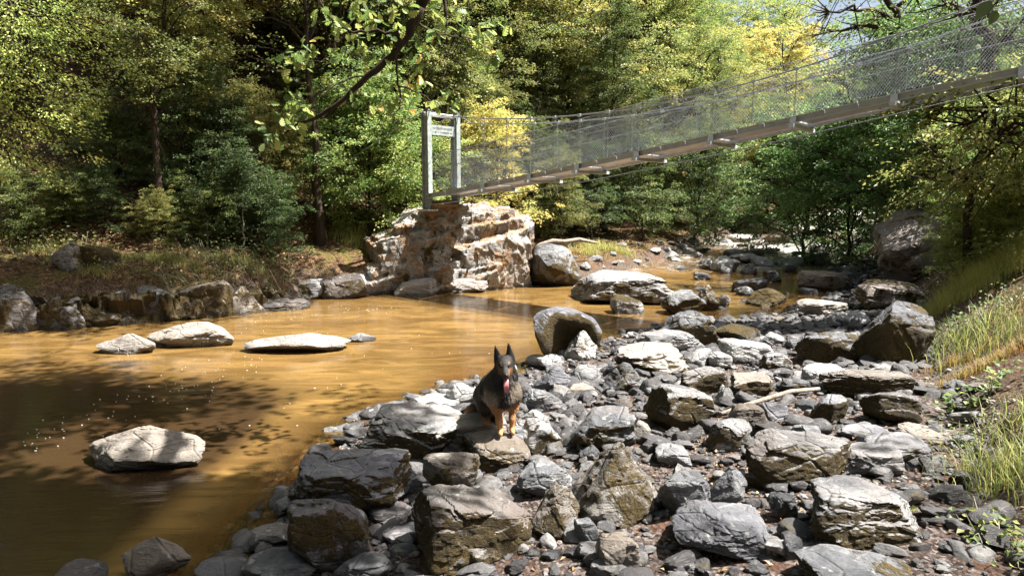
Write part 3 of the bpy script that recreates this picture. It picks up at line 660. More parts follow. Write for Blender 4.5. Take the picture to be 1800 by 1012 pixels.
# ------------------------------------------------------------------ the great rock that carries the bridge
def great_rock():
    """jointed outcrop: a core and many angular blocks standing proud of it, all on one dip"""
    rng = np.random.RandomState(12); lo, hi, h = np.array([-2.45, -1.75, -.95]), np.array([2.35, 1.7, 1.75]), .030
    ax = [np.arange(lo[k], hi[k] + h, h) for k in range(3)]; sh = tuple(len(a) for a in ax); f = np.full(sh, 5.0, np.float32)
    dip = np.array(Euler((.16, -.22, .46)).to_matrix())                # columns: along the face, into it, up
    def block(c, half, rot, cham):
        Rm = dip @ np.array(Euler(rot).to_matrix()); c = np.array(c); r = np.linalg.norm(half) + .06
        sl = [slice(max(int((c[k] - r - lo[k]) / h), 0), max(min(int((c[k] + r - lo[k]) / h) + 2, sh[k]), 0)) for k in range(3)]
        if any(q.stop - q.start < 2 for q in sl): return
        G = np.stack(np.meshgrid(*[ax[k][sl[k]] for k in range(3)], indexing='ij'), -1); q = (G - c) @ Rm
        n = np.concatenate([np.eye(3), -np.eye(3)]); d = list(half) + list(half)
        for k in range(7):
            v = rng.randn(3); v /= np.linalg.norm(v); n = np.concatenate([n, v[None]]); d.append(np.abs(v * np.array(half)).sum() * (1 - cham * rng.uniform(.5, 1.3)))
        e = (q @ n.T - np.array(d)).max(-1); f[tuple(sl)] = np.minimum(f[tuple(sl)], e)
    # core
    block((-.15, .25, .05), (1.55, .95, 1.05), (0, 0, 0), .16); block((-.95, .15, -.25), (1.15, .95, .85), (0, .25, 0), .2); block((1.0, .30, -.1), (.85, .95, .95), (0, -.05, 0), .18)
    F = np.array([.90, .43, 0]); B = np.array([-.43, .90, 0])
    for k in range(120):
        u = rng.uniform(-2.0, 1.9); zmax = 1.22 - max(0, -.7 - u) * .95 - max(0, u - 1.15) * .45; z = rng.uniform(-.75, zmax)
        back = -.86 + .34 * max(z, 0) ** 1.3 + .30 * max(0, -u - 1.1)
        if -1.5 < u < -.5 and z < .05: back += .42                     # the dark recess low on the left
        if -.5 < u < .55 and .28 < z < .52: back += .25                # long overhung crack
        c = F * u + B * (back + rng.uniform(.02, .30)) + np.array([.0, .05, z]); s_ = rng.uniform(.16, .48)
        block(c, (s_ * rng.uniform(.7, 1.5), s_ * rng.uniform(.7, 1.1), s_ * rng.uniform(.45, 1.0)), rng.uniform(-.22, .22, 3), .20)
    for k in range(26):                                                # broken top edge
        u = rng.uniform(-1.1, 1.6); c = F * u + B * rng.uniform(-.5, .4) + np.array([0, .05, 1.28 - max(0, u - 1.0) * .40 - max(0, -.6 - u) * .6]); s_ = rng.uniform(.14, .30)
        block(c, (s_ * 1.3, s_, s_ * .8), rng.uniform(-.2, .2, 3), .22)
    G = np.stack(np.meshgrid(*ax, indexing='ij'), -1)
    lay = (G @ dip[:, 2]) * 6.5; near = np.abs(f) < .16; P = G[near]
    f[near] += (.045 * fbm(P * 2.2, 3, 61) + .034 * fbm(P * 6, 4, 62, .6) - .03 * np.exp(-(worley(P * np.array([3.0, 3.0, 1.5]), 91)[0] / .06) ** 2) + .007 * (np.abs((lay[near] + fbm(P * 1.5, 2, 9)) % 1 - .5) * 2 - .5)).astype(np.float32)
    def fn(_): return f
    V, Q = surface_nets(fn, lo, hi, h); V = V + .010 * np.stack([fbm(V * 14 + 9 * k, 2, 80 + k) for k in range(3)], -1)
    return V, Q
Vg, Fg = great_rock(); Vg = Vg * np.array([.95, .95, 1])
GR = np.array([-1.66, 17.15, .50])
link('great_rock', mk_mesh('great_rock', Vg, Fg, M_LICHEN, sharp=33), None, GR, label='great craggy rock carrying the bridge portal, orange and white lichen all over', cat='rock', moss=.3, moss_top=.12, tint=.55)
ROCK_AT.append((GR[0], GR[1], 2.0, 2.0))
# pale ledge along its foot
for i, (bx, lb) in enumerate([((690, 488, 770, 524), 'pale sloping slab at the left foot of the great bridge rock'), ((760, 480, 865, 517), 'pinkish smooth ledge at the foot of the great bridge rock'), ((850, 478, 930, 506), 'whitish low ledge at the right foot of the great bridge rock')]):
    put_rock(bx, 0, 0, .8, 's', lb, 2201 + i * 5, 'ledge', M_WARM, cat='ledge', ratio=.6)

def put_block(c, half, label, seed, kind='b', moss=0, mtop=0, tint=.2, name='stone'):
    V, Fc = rock_shape(seed, 4, kind); V = (V - V.min(0)) / (V.max(0) - V.min(0)) * 2 - 1
    return link(name, mk_mesh(name, V * np.array(half), Fc, M_ROCK, sharp=26), None, c, kind='thing', label=label, cat='stone', moss=moss, moss_top=mtop, tint=tint)
# ------------------------------------------------------------------ the many smaller stones between the big ones
frng = np.random.RandomState(77)
SMALL = []
for k in range(16):
    V, Fc = rock_shape(5000 + 13 * k, 3, 'brspbsbrl'[k % 9]); V = V - V.mean(0); V = V * np.array([1, frng.uniform(.65, .95), frng.uniform(.45, .75)]); V /= np.abs(V[:, 0]).max()
    SMALL.append(mk_mesh('stone', V, Fc, M_ROCK, sharp=30))
RA = np.array(ROCK_AT)
ZONES = [  # picture polygon-ish box, count, size px range, label, group
 ((940, 640, 1260, 800), 44, (17, 46), 'small grey angular stone filling the gaps right of the dog', 'small stones right of the dog'),
 ((640, 800, 1160, 1012), 44, (22, 62), 'small dark stone between the big boulders at the bottom centre', 'small stones at the bottom centre'),
 ((1160, 700, 1460, 1012), 46, (20, 56), 'small grey stone around the stick and the broad tilted slab', 'small stones of the lower right beach'),
 ((1440, 680, 1720, 950), 28, (22, 60), 'small flat slate stone below the mossy right bank', 'small slates below the right bank'),
 ((1180, 540, 1520, 690), 46, (14, 38), 'small sunlit white stone of the middle beach', 'small white stones of the middle beach'),
 ((1140, 470, 1500, 545), 24, (12, 34), 'small stone standing in the shallows below the rapids', 'small stones in the shallows'),
 ((1180, 425, 1500, 475), 46, (20, 60), 'small rock breaking the white water far upstream', 'small rocks in the rapids'),
 ((960, 425, 1260, 475), 24, (10, 30), 'small pale stone on the far shingle under the trees', 'small stones of the far shingle'),
]
placed = []
SHORT = {0: 'mossy boulder left of the dog', 3: 'wide grey water-edge boulder', 4: 'rusty-stained squarish boulder', 5: 'stone under the dog paws', 8: 'dark blocky waterside boulder', 13: 'massive olive-moss boulder', 16: 'black-hollowed stone', 17: 'pale ridged boulder', 18: 'half mossy grey boulder', 19: 'dark pale-capped boulder',
 20: 'squarish boulder before the dog', 21: 'tall peaked boulder', 22: 'chunky fractured boulder', 24: 'angular pale block', 30: 'broad tilted slab', 31: 'stone at the stick end', 34: 'long wedge boulder', 36: 'ridged grey boulder', 38: 'thick smooth slab', 40: 'big flat-topped boulder', 41: 'brown mossy block', 43: 'long dark scabbed rock', 47: 'mossy bottom-edge boulder',
 50: 'dark humped boulder', 51: 'mossy-skirted pale boulder', 54: 'smooth white notched boulder', 58: 'slanting moss-flanked boulder', 59: 'moss-curtained boulder', 63: 'big dark mossy mound', 66: 'large flat white slab', 68: 'large black bank rock', 70: 'huge brown rock', 71: 'humped mid-stream stone', 72: 'pale white-water stone', 83: 'pale stone amid the rapids', 84: 'yellowish flat rapids rock', 85: 'light boulder upstream', 86: 'pale slab far upstream', 81: 'dark wet shelf', 74: 'boulder beside the shallows', 88: 'hollow-fronted boulder', 90: 'long whitish boulder', 92: 'rounded brown boulder', 97: 'triangular mossy-crested boulder'}
SHORT_AT = [(ROCK_AT[i][0], ROCK_AT[i][1], s) for i, s in SHORT.items()]
def stone_label(x, y, s, mossy, tint):
    i = min(range(len(SHORT_AT)), key=lambda k: (SHORT_AT[k][0] - x) ** 2 + (SHORT_AT[k][1] - y) ** 2); a, b, nm = SHORT_AT[i]; dx, dy = x - a, y - b
    where = ('right of' if dx > 0 else 'left of') if abs(dx) > abs(dy) else ('behind' if dy > 0 else 'in front of'); far = 'just ' if math.hypot(dx, dy) < .7 else '' if math.hypot(dx, dy) < 1.4 else 'well '
    return '%s %s%s stone %s%s the %s' % ('tiny' if s < .07 else 'small' if s < .13 else 'middling', 'mossy ' if mossy else '', 'dark' if tint < .28 else 'grey' if tint < .55 else 'whitish', far, where, nm)
for (x0, y0, x1, y1), n, (a, b), lab, grp in ZONES:
    got = tries = 0
    while got < n and tries < 1600:
        tries += 1
        px, py = frng.uniform(x0, x1), frng.uniform(y0, y1)
        if py < 668 and px < 940 or (px < 640 + (820 - py) * .9 and py < 860) or (px < 520 and py > 800): continue
        G = hit(px, py); D = (G - CAM) @ F_; s = (a + (b - a) * frng.rand() ** 2) / FPX * D / 2
        if G[1] < 16 and G[2] < -.001 and pl_dist(G[None, :2], NS)[0][0] > .35 and 'shallow' not in lab: continue
        if np.any(np.hypot(RA[:, 0] - G[0], RA[:, 1] - G[1]) < RA[:, 2] * .70): continue
        if any((p[0] - G[0]) ** 2 + (p[1] - G[1]) ** 2 < (p[2] * .85 + s * .85) ** 2 for p in placed): continue
        placed.append((G[0], G[1], s)); got += 1
        me = SMALL[frng.randint(len(SMALL))]
        z = max(gz(G[0], G[1]), wlevel(G[1]) - .03)
        mossy = frng.rand() < .22
        tint_ = frng.uniform(.1, .75) if y1 > 700 else frng.uniform(.4, 1.0)
        link('stone', me, None, (G[0], G[1], z + s * .14), (frng.uniform(-.25, .25), frng.uniform(-.25, .25), frng.uniform(0, 6.28)), (s, s * frng.uniform(.8, 1.1), s * frng.uniform(.75, 1.15)),
             'thing', stone_label(G[0], G[1], s, mossy, tint_), 'stone', 'stones near the ' + stone_label(G[0], G[1], s, mossy, tint_).split(' the ', 1)[1], moss=.8 if mossy else 0, moss_top=.2 * mossy, tint=tint_)
# pebbles and shingle: one mass
def pebbles():
    V0, F0 = ico(0); N = 11000; acc = Acc(); P = []
    while len(P) < N:
        m = 20000
        x = frng.uniform(-4, 13, m); y = 2.6 + 19 * frng.rand(m) ** 1.5; G = np.stack([x, y], 1)
        dn, sn = pl_dist(G, NS); e, se = pl_dist(G, RB)
        n = fbm(np.stack([x * 1.1, y * 1.1, 0 * x], 1), 3, 21)
        ok = ((sn <= 0) | (dn < .5)) & ((se > 0) | (e < .25)) & (n > -.30) & (np.abs(x) < y * .8 + .6)
        P.extend(G[ok])
    P = np.array(P[:N]); z = ground(P[:, 0], P[:, 1]); n2 = fbm(np.stack([P[:, 0] * 2, P[:, 1] * 2, 0 * z], 1), 2, 8)
    r = (.008 + .034 * frng.rand(N) ** 2.2) * (1 + .25 * np.maximum(P[:, 1] - 6, 0) / 6)
    sc = np.stack([r * frng.uniform(.8, 1.5, N), r * frng.uniform(.6, 1, N), r * frng.uniform(.3, .7, N)], 1)
    a = frng.uniform(0, 6.28, N); V = V0[None] * (1 + .25 * (frng.rand(N, len(V0), 1) - .5)) * sc[:, None]
    tl = frng.uniform(-.35, .35, (N, 1)); V = np.stack([V[..., 0], V[..., 1], V[..., 2] + tl * V[..., 0]], -1)
    c, s = np.cos(a)[:, None], np.sin(a)[:, None]
    V = np.stack([c * V[..., 0] - s * V[..., 1], s * V[..., 0] + c * V[..., 1], V[..., 2]], -1) + np.stack([P[:, 0], P[:, 1], z + r * .2], 1)[:, None]
    Fc = (F0[None] + (np.arange(N) * len(V0))[:, None, None]).reshape(-1, 3)
    col = np.repeat(frng.rand(N), len(V0))
    m, t = new_mat('pebble'); k = t.attr('pv'); v = t.n('ShaderNodeTexCoord').outputs['Object']
    c = t.ramp(k, [(0, (.018, .016, .017)), (.45, (.052, .050, .054)), (.75, (.13, .127, .128)), (.9, (.32, .31, .30)), (.93, (.16, .085, .055)), (1, (.42, .40, .36))])
    nn = t.noise(v, 26, 7, .75, .4); ns = t.noise(t.scalev(v, (12, 12, 55)), 1, 5, .7, .8)
    c = t.mix(t.mapr(nn, .42, .66, 0, .65), c, (.035, .033, .034)); c = t.mix(t.mapr(ns, .55, .72, 0, .5), c, (.34, .33, .32)); c = t.mix(t.mapr(t.noise(v, 5, 5, .7), .58, .68, 0, .7), c, (.055, .040, .012))
    t.out(t.n('ShaderNodeBsdfPrincipled', {'Base Color': c, 'Roughness': .62, 'Normal': t.bump(t.math('ADD', nn, t.math('MULTIPLY', ns, .6)), .9, .02)}).outputs[0])
    link('shingle', mk_mesh('shingle', V.reshape(-1, 3), Fc, m, False, {'pv': col}), kind='stuff', label='loose shingle and pebbles between the boulders of the beach')
pebbles()
def rubble(N, sub, y0, y1, pw, rmax, name, lab):
    V0, F0 = ico(sub); P = []
    while len(P) < N:
        m = 9000; x = frng.uniform(-4, 13, m); y = y0 + (y1 - y0) * frng.rand(m) ** pw; G = np.stack([x, y], 1)
        dn, sn = pl_dist(G, NS); e, se = pl_dist(G, RB); n = fbm(np.stack([x * .9, y * .9, 0 * x], 1), 3, 33)
        ok = ((sn <= 0) | (dn < .35)) & ((se > 0) | (e < .1)) & (n > -.35) & (np.abs(x) < y * .8 + .6); P.extend(G[ok])
    P = np.array(P[:N]); z = ground(P[:, 0], P[:, 1]); r = (.026 + rmax * frng.rand(N) ** 1.8) * (1 + .3 * np.maximum(P[:, 1] - 6, 0) / 6)
    shp = []
    for k in range(48):
        n2 = frng.randn(9, 3); n2 /= np.linalg.norm(n2, axis=1, keepdims=True)
        dots = np.maximum(V0 @ n2.T, 0) / frng.uniform(.5, .85, 9); v = V0 * np.minimum(1 / (np.sum(dots ** (14 + 12 * (k % 2)), 1) ** (1 / (14 + 12 * (k % 2))) + 1e-6), 1.12)[:, None]
        shp.append(v * (1 + .10 * fbm(v * 1.7 + k, 3, k) + .05 * fbm(v * 5 + k, 2, k))[:, None])
    shp = np.array(shp)[frng.randint(0, 48, N)]; V = shp * np.stack([r * frng.uniform(.9, 1.5, N), r * frng.uniform(.7, 1.1, N), r * frng.uniform(.4, .8, N)], 1)[:, None]
    a = frng.uniform(0, 6.28, N); c, s = np.cos(a)[:, None], np.sin(a)[:, None]; tl = frng.uniform(-.4, .4, (N, 1)); V[..., 2] += tl * V[..., 0]
    V = np.stack([c * V[..., 0] - s * V[..., 1], s * V[..., 0] + c * V[..., 1], V[..., 2]], -1) + np.stack([P[:, 0], P[:, 1], z + r * .25], 1)[:, None]
    Fc = (F0[None] + (np.arange(N) * len(V0))[:, None, None]).reshape(-1, 3)
    link(name, mk_mesh(name, V.reshape(-1, 3), Fc, bpy.data.materials['pebble'], True, {'pv': np.repeat(frng.rand(N) * .86, len(V0))}, sharp=34), kind='stuff', label=lab)
rubble(1150, 2, 2.8, 7.2, 1.0, .085, 'rubble', 'fist sized broken stones lying between the nearer boulders')
rubble(2500, 1, 7.0, 21.5, 1.5, .075, 'rubble', 'broken stones lying between the farther boulders')
# ------------------------------------------------------------------ suspension footbridge
BP0 = np.array([-1.98, 16.15]); BD = np.array([.797, -.604]); BP = np.array([.604, .797])     # near post, way along, way across
BW = 1.0
def near_edge(px):                        # where the near edge line crosses a column of the picture
    k = (px - 900) / FPX; d = ray(px, 400); kx = d[0] / d[1]
    s = (kx * BP0[1] - BP0[0]) / (BD[0] - kx * BD[1]); return s
def fit(tab, w):                          # height along the bridge through points seen in the picture
    S, Z = [], []
    for px, py in tab:
        d = ray(px, py); o = BP0 + BP * w; kx = d[0] / d[1]
        s = (kx * o[1] - o[0]) / (BD[0] - kx * BD[1]); y = o[1] + BD[1] * s
        S.append(s); Z.append(CAM[2] + d[2] * y / d[1])
    return np.polyfit(S, Z, 3 if len(tab) > 5 else 2)
cDECK = fit([(810, 338), (850, 331), (932, 317), (1015, 298), (1118, 274), (1245, 250), (1385, 219), (1555, 184), (1660, 160), (1780, 134)], 0)
cN = fit([(840, 208), (1000, 203), (1150, 185), (1390, 125), (1550, 70), (1700, 15)], 0)
cF = fit([(840, 217), (930, 218), (1100, 204), (1380, 150), (1560, 97), (1720, 38)], BW)
cR = fit([(820, 352), (905, 341), (1015, 322), (1118, 299), (1245, 277), (1385, 246), (1555, 204), (1700, 172)], -.28)
def bpt(s, w, z): q = BP0 + BD * s + BP * w; return np.array([q[0], q[1], z])
S_END = 12.6
zdk = lambda s: float(np.polyval(cDECK, s)) if s < 10.8 else float(np.polyval(cDECK, 10.8) + (np.polyval(cDECK, 10.8) - np.polyval(cDECK, 9.8)) * (s - 10.8))
def zc(c, s): return float(np.polyval(c, s)) if s < 10 else float(np.polyval(c, 10) + (np.polyval(c, 10) - np.polyval(c, 9)) * (s - 10))
bridge = link('footbridge', None, loc=bpt(0, BW / 2, 2.0), label='grey steel suspension footbridge with wire mesh sides crossing the river', cat='bridge')
BORG = bpt(0, BW / 2, 2.0)
def bpart(name, V, F, mat, parent=bridge, smooth=False, **k):
    V = np.asarray(V) - BORG; me = mk_mesh(name, V, F, mat, smooth)
    return link(name, me, parent, **k)
X3 = np.array([BD[0], BD[1], 0]); Y3 = np.array([BP[0], BP[1], 0]); Z3 = np.array([0, 0, 1.0])
zb, zt = 1.93, 4.20
def portal(s, zb, zt, tilt=0, signed=True):
    pr = link('portal', None, bridge)
    for w in (0, BW):
        acc = Acc(); c = bpt(s, w, (zb + zt) / 2); h = (zt - zb) / 2          # H section: web and two flanges
        acc.add(*obox(c, X3 * .085, Y3 * .012, Z3 * h))
        for q in (-1, 1): acc.add(*obox(c + X3 * .094 * q, X3 * .0085, Y3 * .068, Z3 * h))
        me = Acc(); me.V = [np.concatenate(acc.V) - BORG]; me.F = acc.F; po = link('post', me.mesh('post', M_POST, False), pr)
        bs = Acc().add(*obox(bpt(s, w, zb + .02), X3 * .17, Y3 * .17, Z3 * .02)); bpart('base_plate', np.concatenate(bs.V), BOXF, M_STEEL, po)
        pl = Acc().add(*obox(bpt(s + .02, w, zt + .035), X3 * .07, Y3 * .03, Z3 * .034)); bpart('cable_saddle', np.concatenate(pl.V), BOXF, M_DARKMETAL, po)
    V, F = tube([bpt(s, -.06, zt - .05), bpt(s, BW + .06, zt - .05)], .05, 10); bpart('cross_tube', V, F, M_STEEL, pr, True)
    V, F = obox(bpt(s + .05, BW / 2, zt - .40), X3 * .012, Y3 * (BW / 2 - .10), Z3 * .115); sb = bpart('sign_board', V, F, M_POST, pr)
    if signed:                            # two rows of worn lettering, too small to read
        lr = random.Random(4); a = Acc()
        for row, n, hh in ((.045, 13, .032), (-.045, 17, .020)):
            for i in range(n):
                w = .16 + (BW - .34) * (i + .5) / n
                if lr.random() < .14: continue
                for k in range(2): a.add(*obox(bpt(s + .0645, w + (k - .5) * .022, zt - .40 + row + lr.uniform(-.004, .004)), X3 * .0018, Y3 * lr.uniform(.003, .007), Z3 * hh * lr.uniform(.5, 1)))
        me = Acc(); me.V = [np.concatenate(a.V) - BORG]; me.F = a.F; link('lettering', me.mesh('lettering', M_DARKMETAL, False), sb)
portal(0, zb, zt)
portal(S_END, zdk(S_END) - .5, zdk(S_END) + 2.0, signed=False)
# timber and steel footing under the portal, on the great rock
for i, (ds, dz, l) in enumerate(((.02, .05, .52), (.14, .14, .50), (.04, .23, .46))):
    V, F = obox(bpt(ds, BW / 2, 1.90 + dz), X3 * .10, Y3 * l, Z3 * .040); bpart('footing_beam', V, F, M_WOOD)
# deck: edge channels per bay, cross beams with stub ends, grating
bays = [0.0] + [near_edge(p) for p in (852, 932, 1015, 1118, 1245, 1385, 1555, 1770)]
bays.append(bays[-1] + 1.35)
for a, b in zip(bays[:-1], bays[1:]):
    for w, q in ((0, -1), (BW, 1)):
        acc = Acc(); n = 3
        for k in range(n):
            s0, s1 = a + (b - a) * k / n + .004, a + (b - a) * (k + 1) / n - .004
            A, B = bpt(s0, w, zdk(s0)), bpt(s1, w, zdk(s1)); d = (B - A) / 2; up = np.cross(d, Y3); up /= np.linalg.norm(up); up = up if up[2] > 0 else -up
            acc.add(*obox((A + B) / 2 + up * .05, d, Y3 * .006, up * .05))
            acc.add(*obox((A + B) / 2 - Y3 * q * -.035 + up * .004, d, Y3 * .032, up * .005)); acc.add(*obox((A + B) / 2 + Y3 * q * .035 + up * .098, d, Y3 * .032, up * .005))
        me = Acc(); me.V = [np.concatenate(acc.V) - BORG]; me.F = acc.F; link('edge_channel', me.mesh('edge_channel', M_STEEL, False), bridge)
    A, B = bpt(a + .03, BW / 2, zdk(a + .03)), bpt(b - .03, BW / 2, zdk(b - .03)); d = (B - A) / 2; up = np.cross(d, Y3); up /= np.linalg.norm(up); up = up if up[2] > 0 else -up
    V, F = obox((A + B) / 2 + up * .072, d, Y3 * (BW / 2 - .02), up * .012); bpart('deck_panel', V, F, M_STEEL)
for s in bays[1:]:
    A = bpt(s, BW / 2, zdk(s) - .045); acc = Acc()
    acc.add(*obox(A, X3 * .045, Y3 * (BW / 2 + .17), Z3 * .028))
    for q in (-1, 1): acc.add(*obox(A + Y3 * q * (BW / 2 + .06) + Z3 * .07, X3 * .05, Y3 * .012, Z3 * .075))
    me = Acc(); me.V = [np.concatenate(acc.V) - BORG]; me.F = acc.F; link('cross_beam', me.mesh('cross_beam', M_STEEL, False), bridge)
# cables
ss = np.concatenate([[.02], np.linspace(.5, S_END, 40)])
for nm, c, w, r in (('main_cable', cN, 0, .014), ('main_cable', cF, BW, .014)):
    P = np.array([bpt(s, w, zt + .06 + (zc(c, .5) - zt - .06) * min(s / .5, 1) if s < .5 else zc(c, s)) for s in ss]); V, F = tube(P, r, 6); bpart(nm, V, F, M_WIRE, smooth=True)
    P = np.array([bpt(-t * 3.2, w, zt + .06 - t * 1.25) for t in np.linspace(0, 1, 6)]); V, F = tube(P, r, 6); bpart('anchor_cable', V, F, M_WIRE, smooth=True)
for w, q in ((-.28, 1),):
    P = np.array([bpt(s, w, zc(cR, s)) for s in ss]); V, F = tube(P, .011, 6); bpart('wind_cable', V, F, M_WIRE, smooth=True)
MESH_H = lambda s: min(.82, .74 + .25 * s)
for w, c in ((0, cN), (BW, cF)):
    for s in [x for b0, b1 in zip(bays[:-1], bays[1:]) for x in (b1, (b0 + b1) / 2)]:
        if s > S_END: continue
        V, F = tube([bpt(s, w, zdk(s) + .12), bpt(s, w, max(zc(c, s), zdk(s) + .5))], .0065, 5); hg = bpart('hanger', V, F, M_WIRE)
        V, F = obox(bpt(s, w, max(zc(c, s), zdk(s) + .5)), X3 * .035, Y3 * .02, Z3 * .025); bpart('clamp', V, F, M_STEEL, hg)
    for hfrac in (1.0, .62):
        P = np.array([bpt(s, w, zdk(s) + .14 + MESH_H(s) * hfrac) for s in np.linspace(.15, S_END, 44)]); V, F = tube(P, .008, 5); bpart('hand_rope', V, F, M_WIRE, smooth=True)
    # woven mesh: two families of slanting wires
    acc = Acc(); step = .046
    for fam in (1, -1):
        for k in np.arange(.1, S_END + 1.1, step):
            pts = []
            for h in np.linspace(0, 1, 5):
                s = k - fam * .62 * h if fam > 0 else k - .62 + .62 * h
                if .12 <= s <= S_END: pts.append(bpt(s, w + fam * .003, zdk(s) + .145 + MESH_H(s) * h))
            if len(pts) >= 2: acc.add(*tube(pts, .0031 if fam > 0 else .0019, 3, False))
    me = Acc(); me.V = [np.concatenate(acc.V) - BORG]; me.F = acc.F; link('wire_mesh', me.mesh('wire_mesh', M_WIRE, False), bridge, kind='stuff')
# ------------------------------------------------------------------ the dog: one continuous body grown from blended volumes
# limbs: a, b, radius a, radius b, blend, sideways flattening
DOG = [
 # body, going back and to the left of the picture
 ((.00, .05, .345), (-.03, .10, .30), .120, .125, .05), ((-.02, .09, .36), (-.10, .28, .31), .128, .140, .06), ((-.10, .28, .31), (-.17, .48, .20), .138, .130, .06),
 ((.00, .05, .40), (.00, .03, .50), .125, .100, .06), ((-.06, .14, .42), (-.01, .04, .52), .115, .098, .06), ((0, -.03, .33), (.0, -.01, .45), .075, .090, .05),
 # skull and muzzle
 ((.005, .03, .605), (.005, -.01, .610), .082, .078, .04), ((.005, .0, .63), (.005, -.05, .615), .062, .056, .03),
 ((.010, -.06, .588), (.014, -.150, .566), .046, .033, .025), ((.014, -.150, .566), (.015, -.168, .568), .030, .026, .012),
 ((.010, -.04, .555), (.016, -.120, .516), .034, .019, .02),          # open lower jaw
 ((-.055, .0, .57), (-.06, .02, .52), .038, .042, .03), ((.065, .0, .57), (.065, .02, .52), .038, .042, .03),
 # fore legs
 ((-.085, .07, .33), (-.070, .055, .22), .070, .050, .04), ((-.070, .055, .22), (-.050, .012, .11), .041, .030, .02), ((-.050, .012, .11), (-.040, .005, .035), .029, .026, .02), ((-.040, -.005, .024), (-.038, -.052, .018), .027, .020, .015),
 ((.085, .08, .33), (.078, .075, .22), .068, .048, .04), ((.078, .075, .22), (.070, .045, .12), .040, .029, .02), ((.070, .045, .12), (.072, .040, .040), .028, .026, .02), ((.072, .030, .026), (.078, -.018, .020), .027, .020, .015),
 # haunches and hind feet (sitting)
 ((-.21, .44, .20), (-.20, .25, .19), .100, .068, .05), ((-.20, .25, .19), (-.195, .33, .075), .052, .036, .03), ((-.195, .33, .062), (-.18, .18, .040), .033, .026, .02),
 ((-.12, .47, .20), (-.06, .28, .19), .095, .065, .05), ((-.06, .28, .19), (-.07, .36, .075), .050, .036, .03), ((-.07, .36, .062), (-.05, .22, .040), .033, .026, .02),
 # tail lying on the stone behind
 ((-.18, .55, .12), (-.26, .58, .06), .060, .056, .04), ((-.26, .58, .06), (-.37, .52, .04), .056, .030, .03),
]
EARS = [((-.060, .03, .655), (-.092, .025, .795), .040), ((.052, .03, .665), (.034, .028, .822), .042)]
def dog_sdf(P):
    d = np.full(P.shape[:-1], 9.0)
    for a, b, ra, rb, k in DOG:
        a, b = np.array(a), np.array(b); ba = b - a; h = np.clip(((P - a) @ ba) / (ba @ ba), 0, 1)
        e = np.linalg.norm(P - a - h[..., None] * ba, axis=-1) - (ra + (rb - ra) * h)
        t = np.clip(.5 + .5 * (d - e) / k, 0, 1); d = d + (e - d) * t - k * t * (1 - t)
    for b, tip, w in EARS:                   # upright pointed ears: flattened cones hollow to the front
        b, tip = np.array(b), np.array(tip); ax = tip - b; L = np.linalg.norm(ax); ax /= L
        q = P - b; h = (q @ ax) / L; hc = np.clip(h, -.15, 1); lat = q - (hc * L)[..., None] * ax
        r = w * (1 - np.clip(hc, 0, 1) ** 1.15) + .002
        x = lat[..., 0]; y = lat[..., 1] + .004 - .35 * x * x / .04; z = lat[..., 2]
        e = np.sqrt(x * x + (y * 2.6) ** 2 + z * z) - r; k = .018
        e = np.maximum(e * .6, np.abs(y) - .014) if True else e
        t = np.clip(.5 + .5 * (d - e) / k, 0, 1); d = d + (e - d) * t - k * t * (1 - t)
    return d
Vd, Fd = surface_nets(dog_sdf, (-.56, -.22, -.02), (.26, .72, .86), .0075)
def coat(P):
    """markings of the coat: black saddle and mask, tan legs, grey brown flanks, and sun painted pale on the shoulders"""
    x, y, z = P[:, 0], P[:, 1], P[:, 2]; n = fbm(P * 14, 3, 4); n2 = fbm(P * np.array([40, 40, 12]), 2, 6)
    black = np.array([.012, .011, .011]); tan = np.array([.46, .23, .095]); grey = np.array([.060, .046, .036]); pale = np.array([.42, .34, .26])
    c = np.tile(black, (len(P), 1))
    def put(m, col): nonlocal c; m = np.clip(m, 0, 1)[:, None]; c = c * (1 - m) + col * m
    put(sstep(.05, -.12, z - .30 + .18 * y + .06 * n) * sstep(.0, .2, y), grey)                                  # flank
    put(sstep(.33, .25, z + .06 * n) * (y < .16), tan)                                                            # fore legs
    put(sstep(.085, .03, np.abs(x + .115) - .01 + .04 * n) * sstep(.25, .29, z) * sstep(.43, .36, z) * (y < .18) * .9, pale)   # sunlit shoulder fur, its light painted pale into the coat
    put(sstep(.07, .02, np.abs(x - .10) + .03 * n) * sstep(.32, .36, z) * sstep(.52, .44, z) * (y < .12) * .5, pale)  # sunlight on the right ruff, painted the same way
    put(sstep(.0, .07, n2) * sstep(.28, .34, z) * sstep(.50, .40, z) * (y < .05) * .4, grey)                    # chest streaks
    put(sstep(.23, .14, z) * (y > .16) * .8, grey); put(sstep(.09, .04, z) * (y > .12), tan)
    for ex in (-.033, .043): put(sstep(.014, .006, np.hypot(x - ex, z - .652)) * (y < 0) * .45, tan * .6)         # brow spots
    put(sstep(.02, .0, np.abs(np.abs(x - .008) - .048) - .008) * sstep(.62, .60, z) * sstep(.54, .56, z) * (y < -.02) * .5, tan * .7)   # cheeks
    put(sstep(.022, .008, np.abs(x - .012)) * sstep(.585, .60, z) * (y < -.06) * .4, grey * .6)                  # bridge of the muzzle
    put(sstep(.05, .02, z) * (y < .1), tan * 1.15)
    return c * (1 + .25 * n2[:, None])
def fur_mat():
    m, t = new_mat('dog_coat'); v = t.n('ShaderNodeTexCoord').outputs['Object']
    c = t.n('ShaderNodeAttribute', attribute_name='coat').outputs[0]; n = t.noise(t.scalev(v, (90, 90, 22)), 1, 4, .7)
    c = t.mix(t.mapr(n, .55, .8, 0, .22), c, (.16, .14, .12))
    t.out(t.n('ShaderNodeBsdfPrincipled', {'Base Color': c, 'Roughness': .55, 'Specular IOR Level': .35, 'Normal': t.bump(n, .7, .012)}).outputs[0]); return m
M_FUR = fur_mat()
stone_top = hit(872, 770)
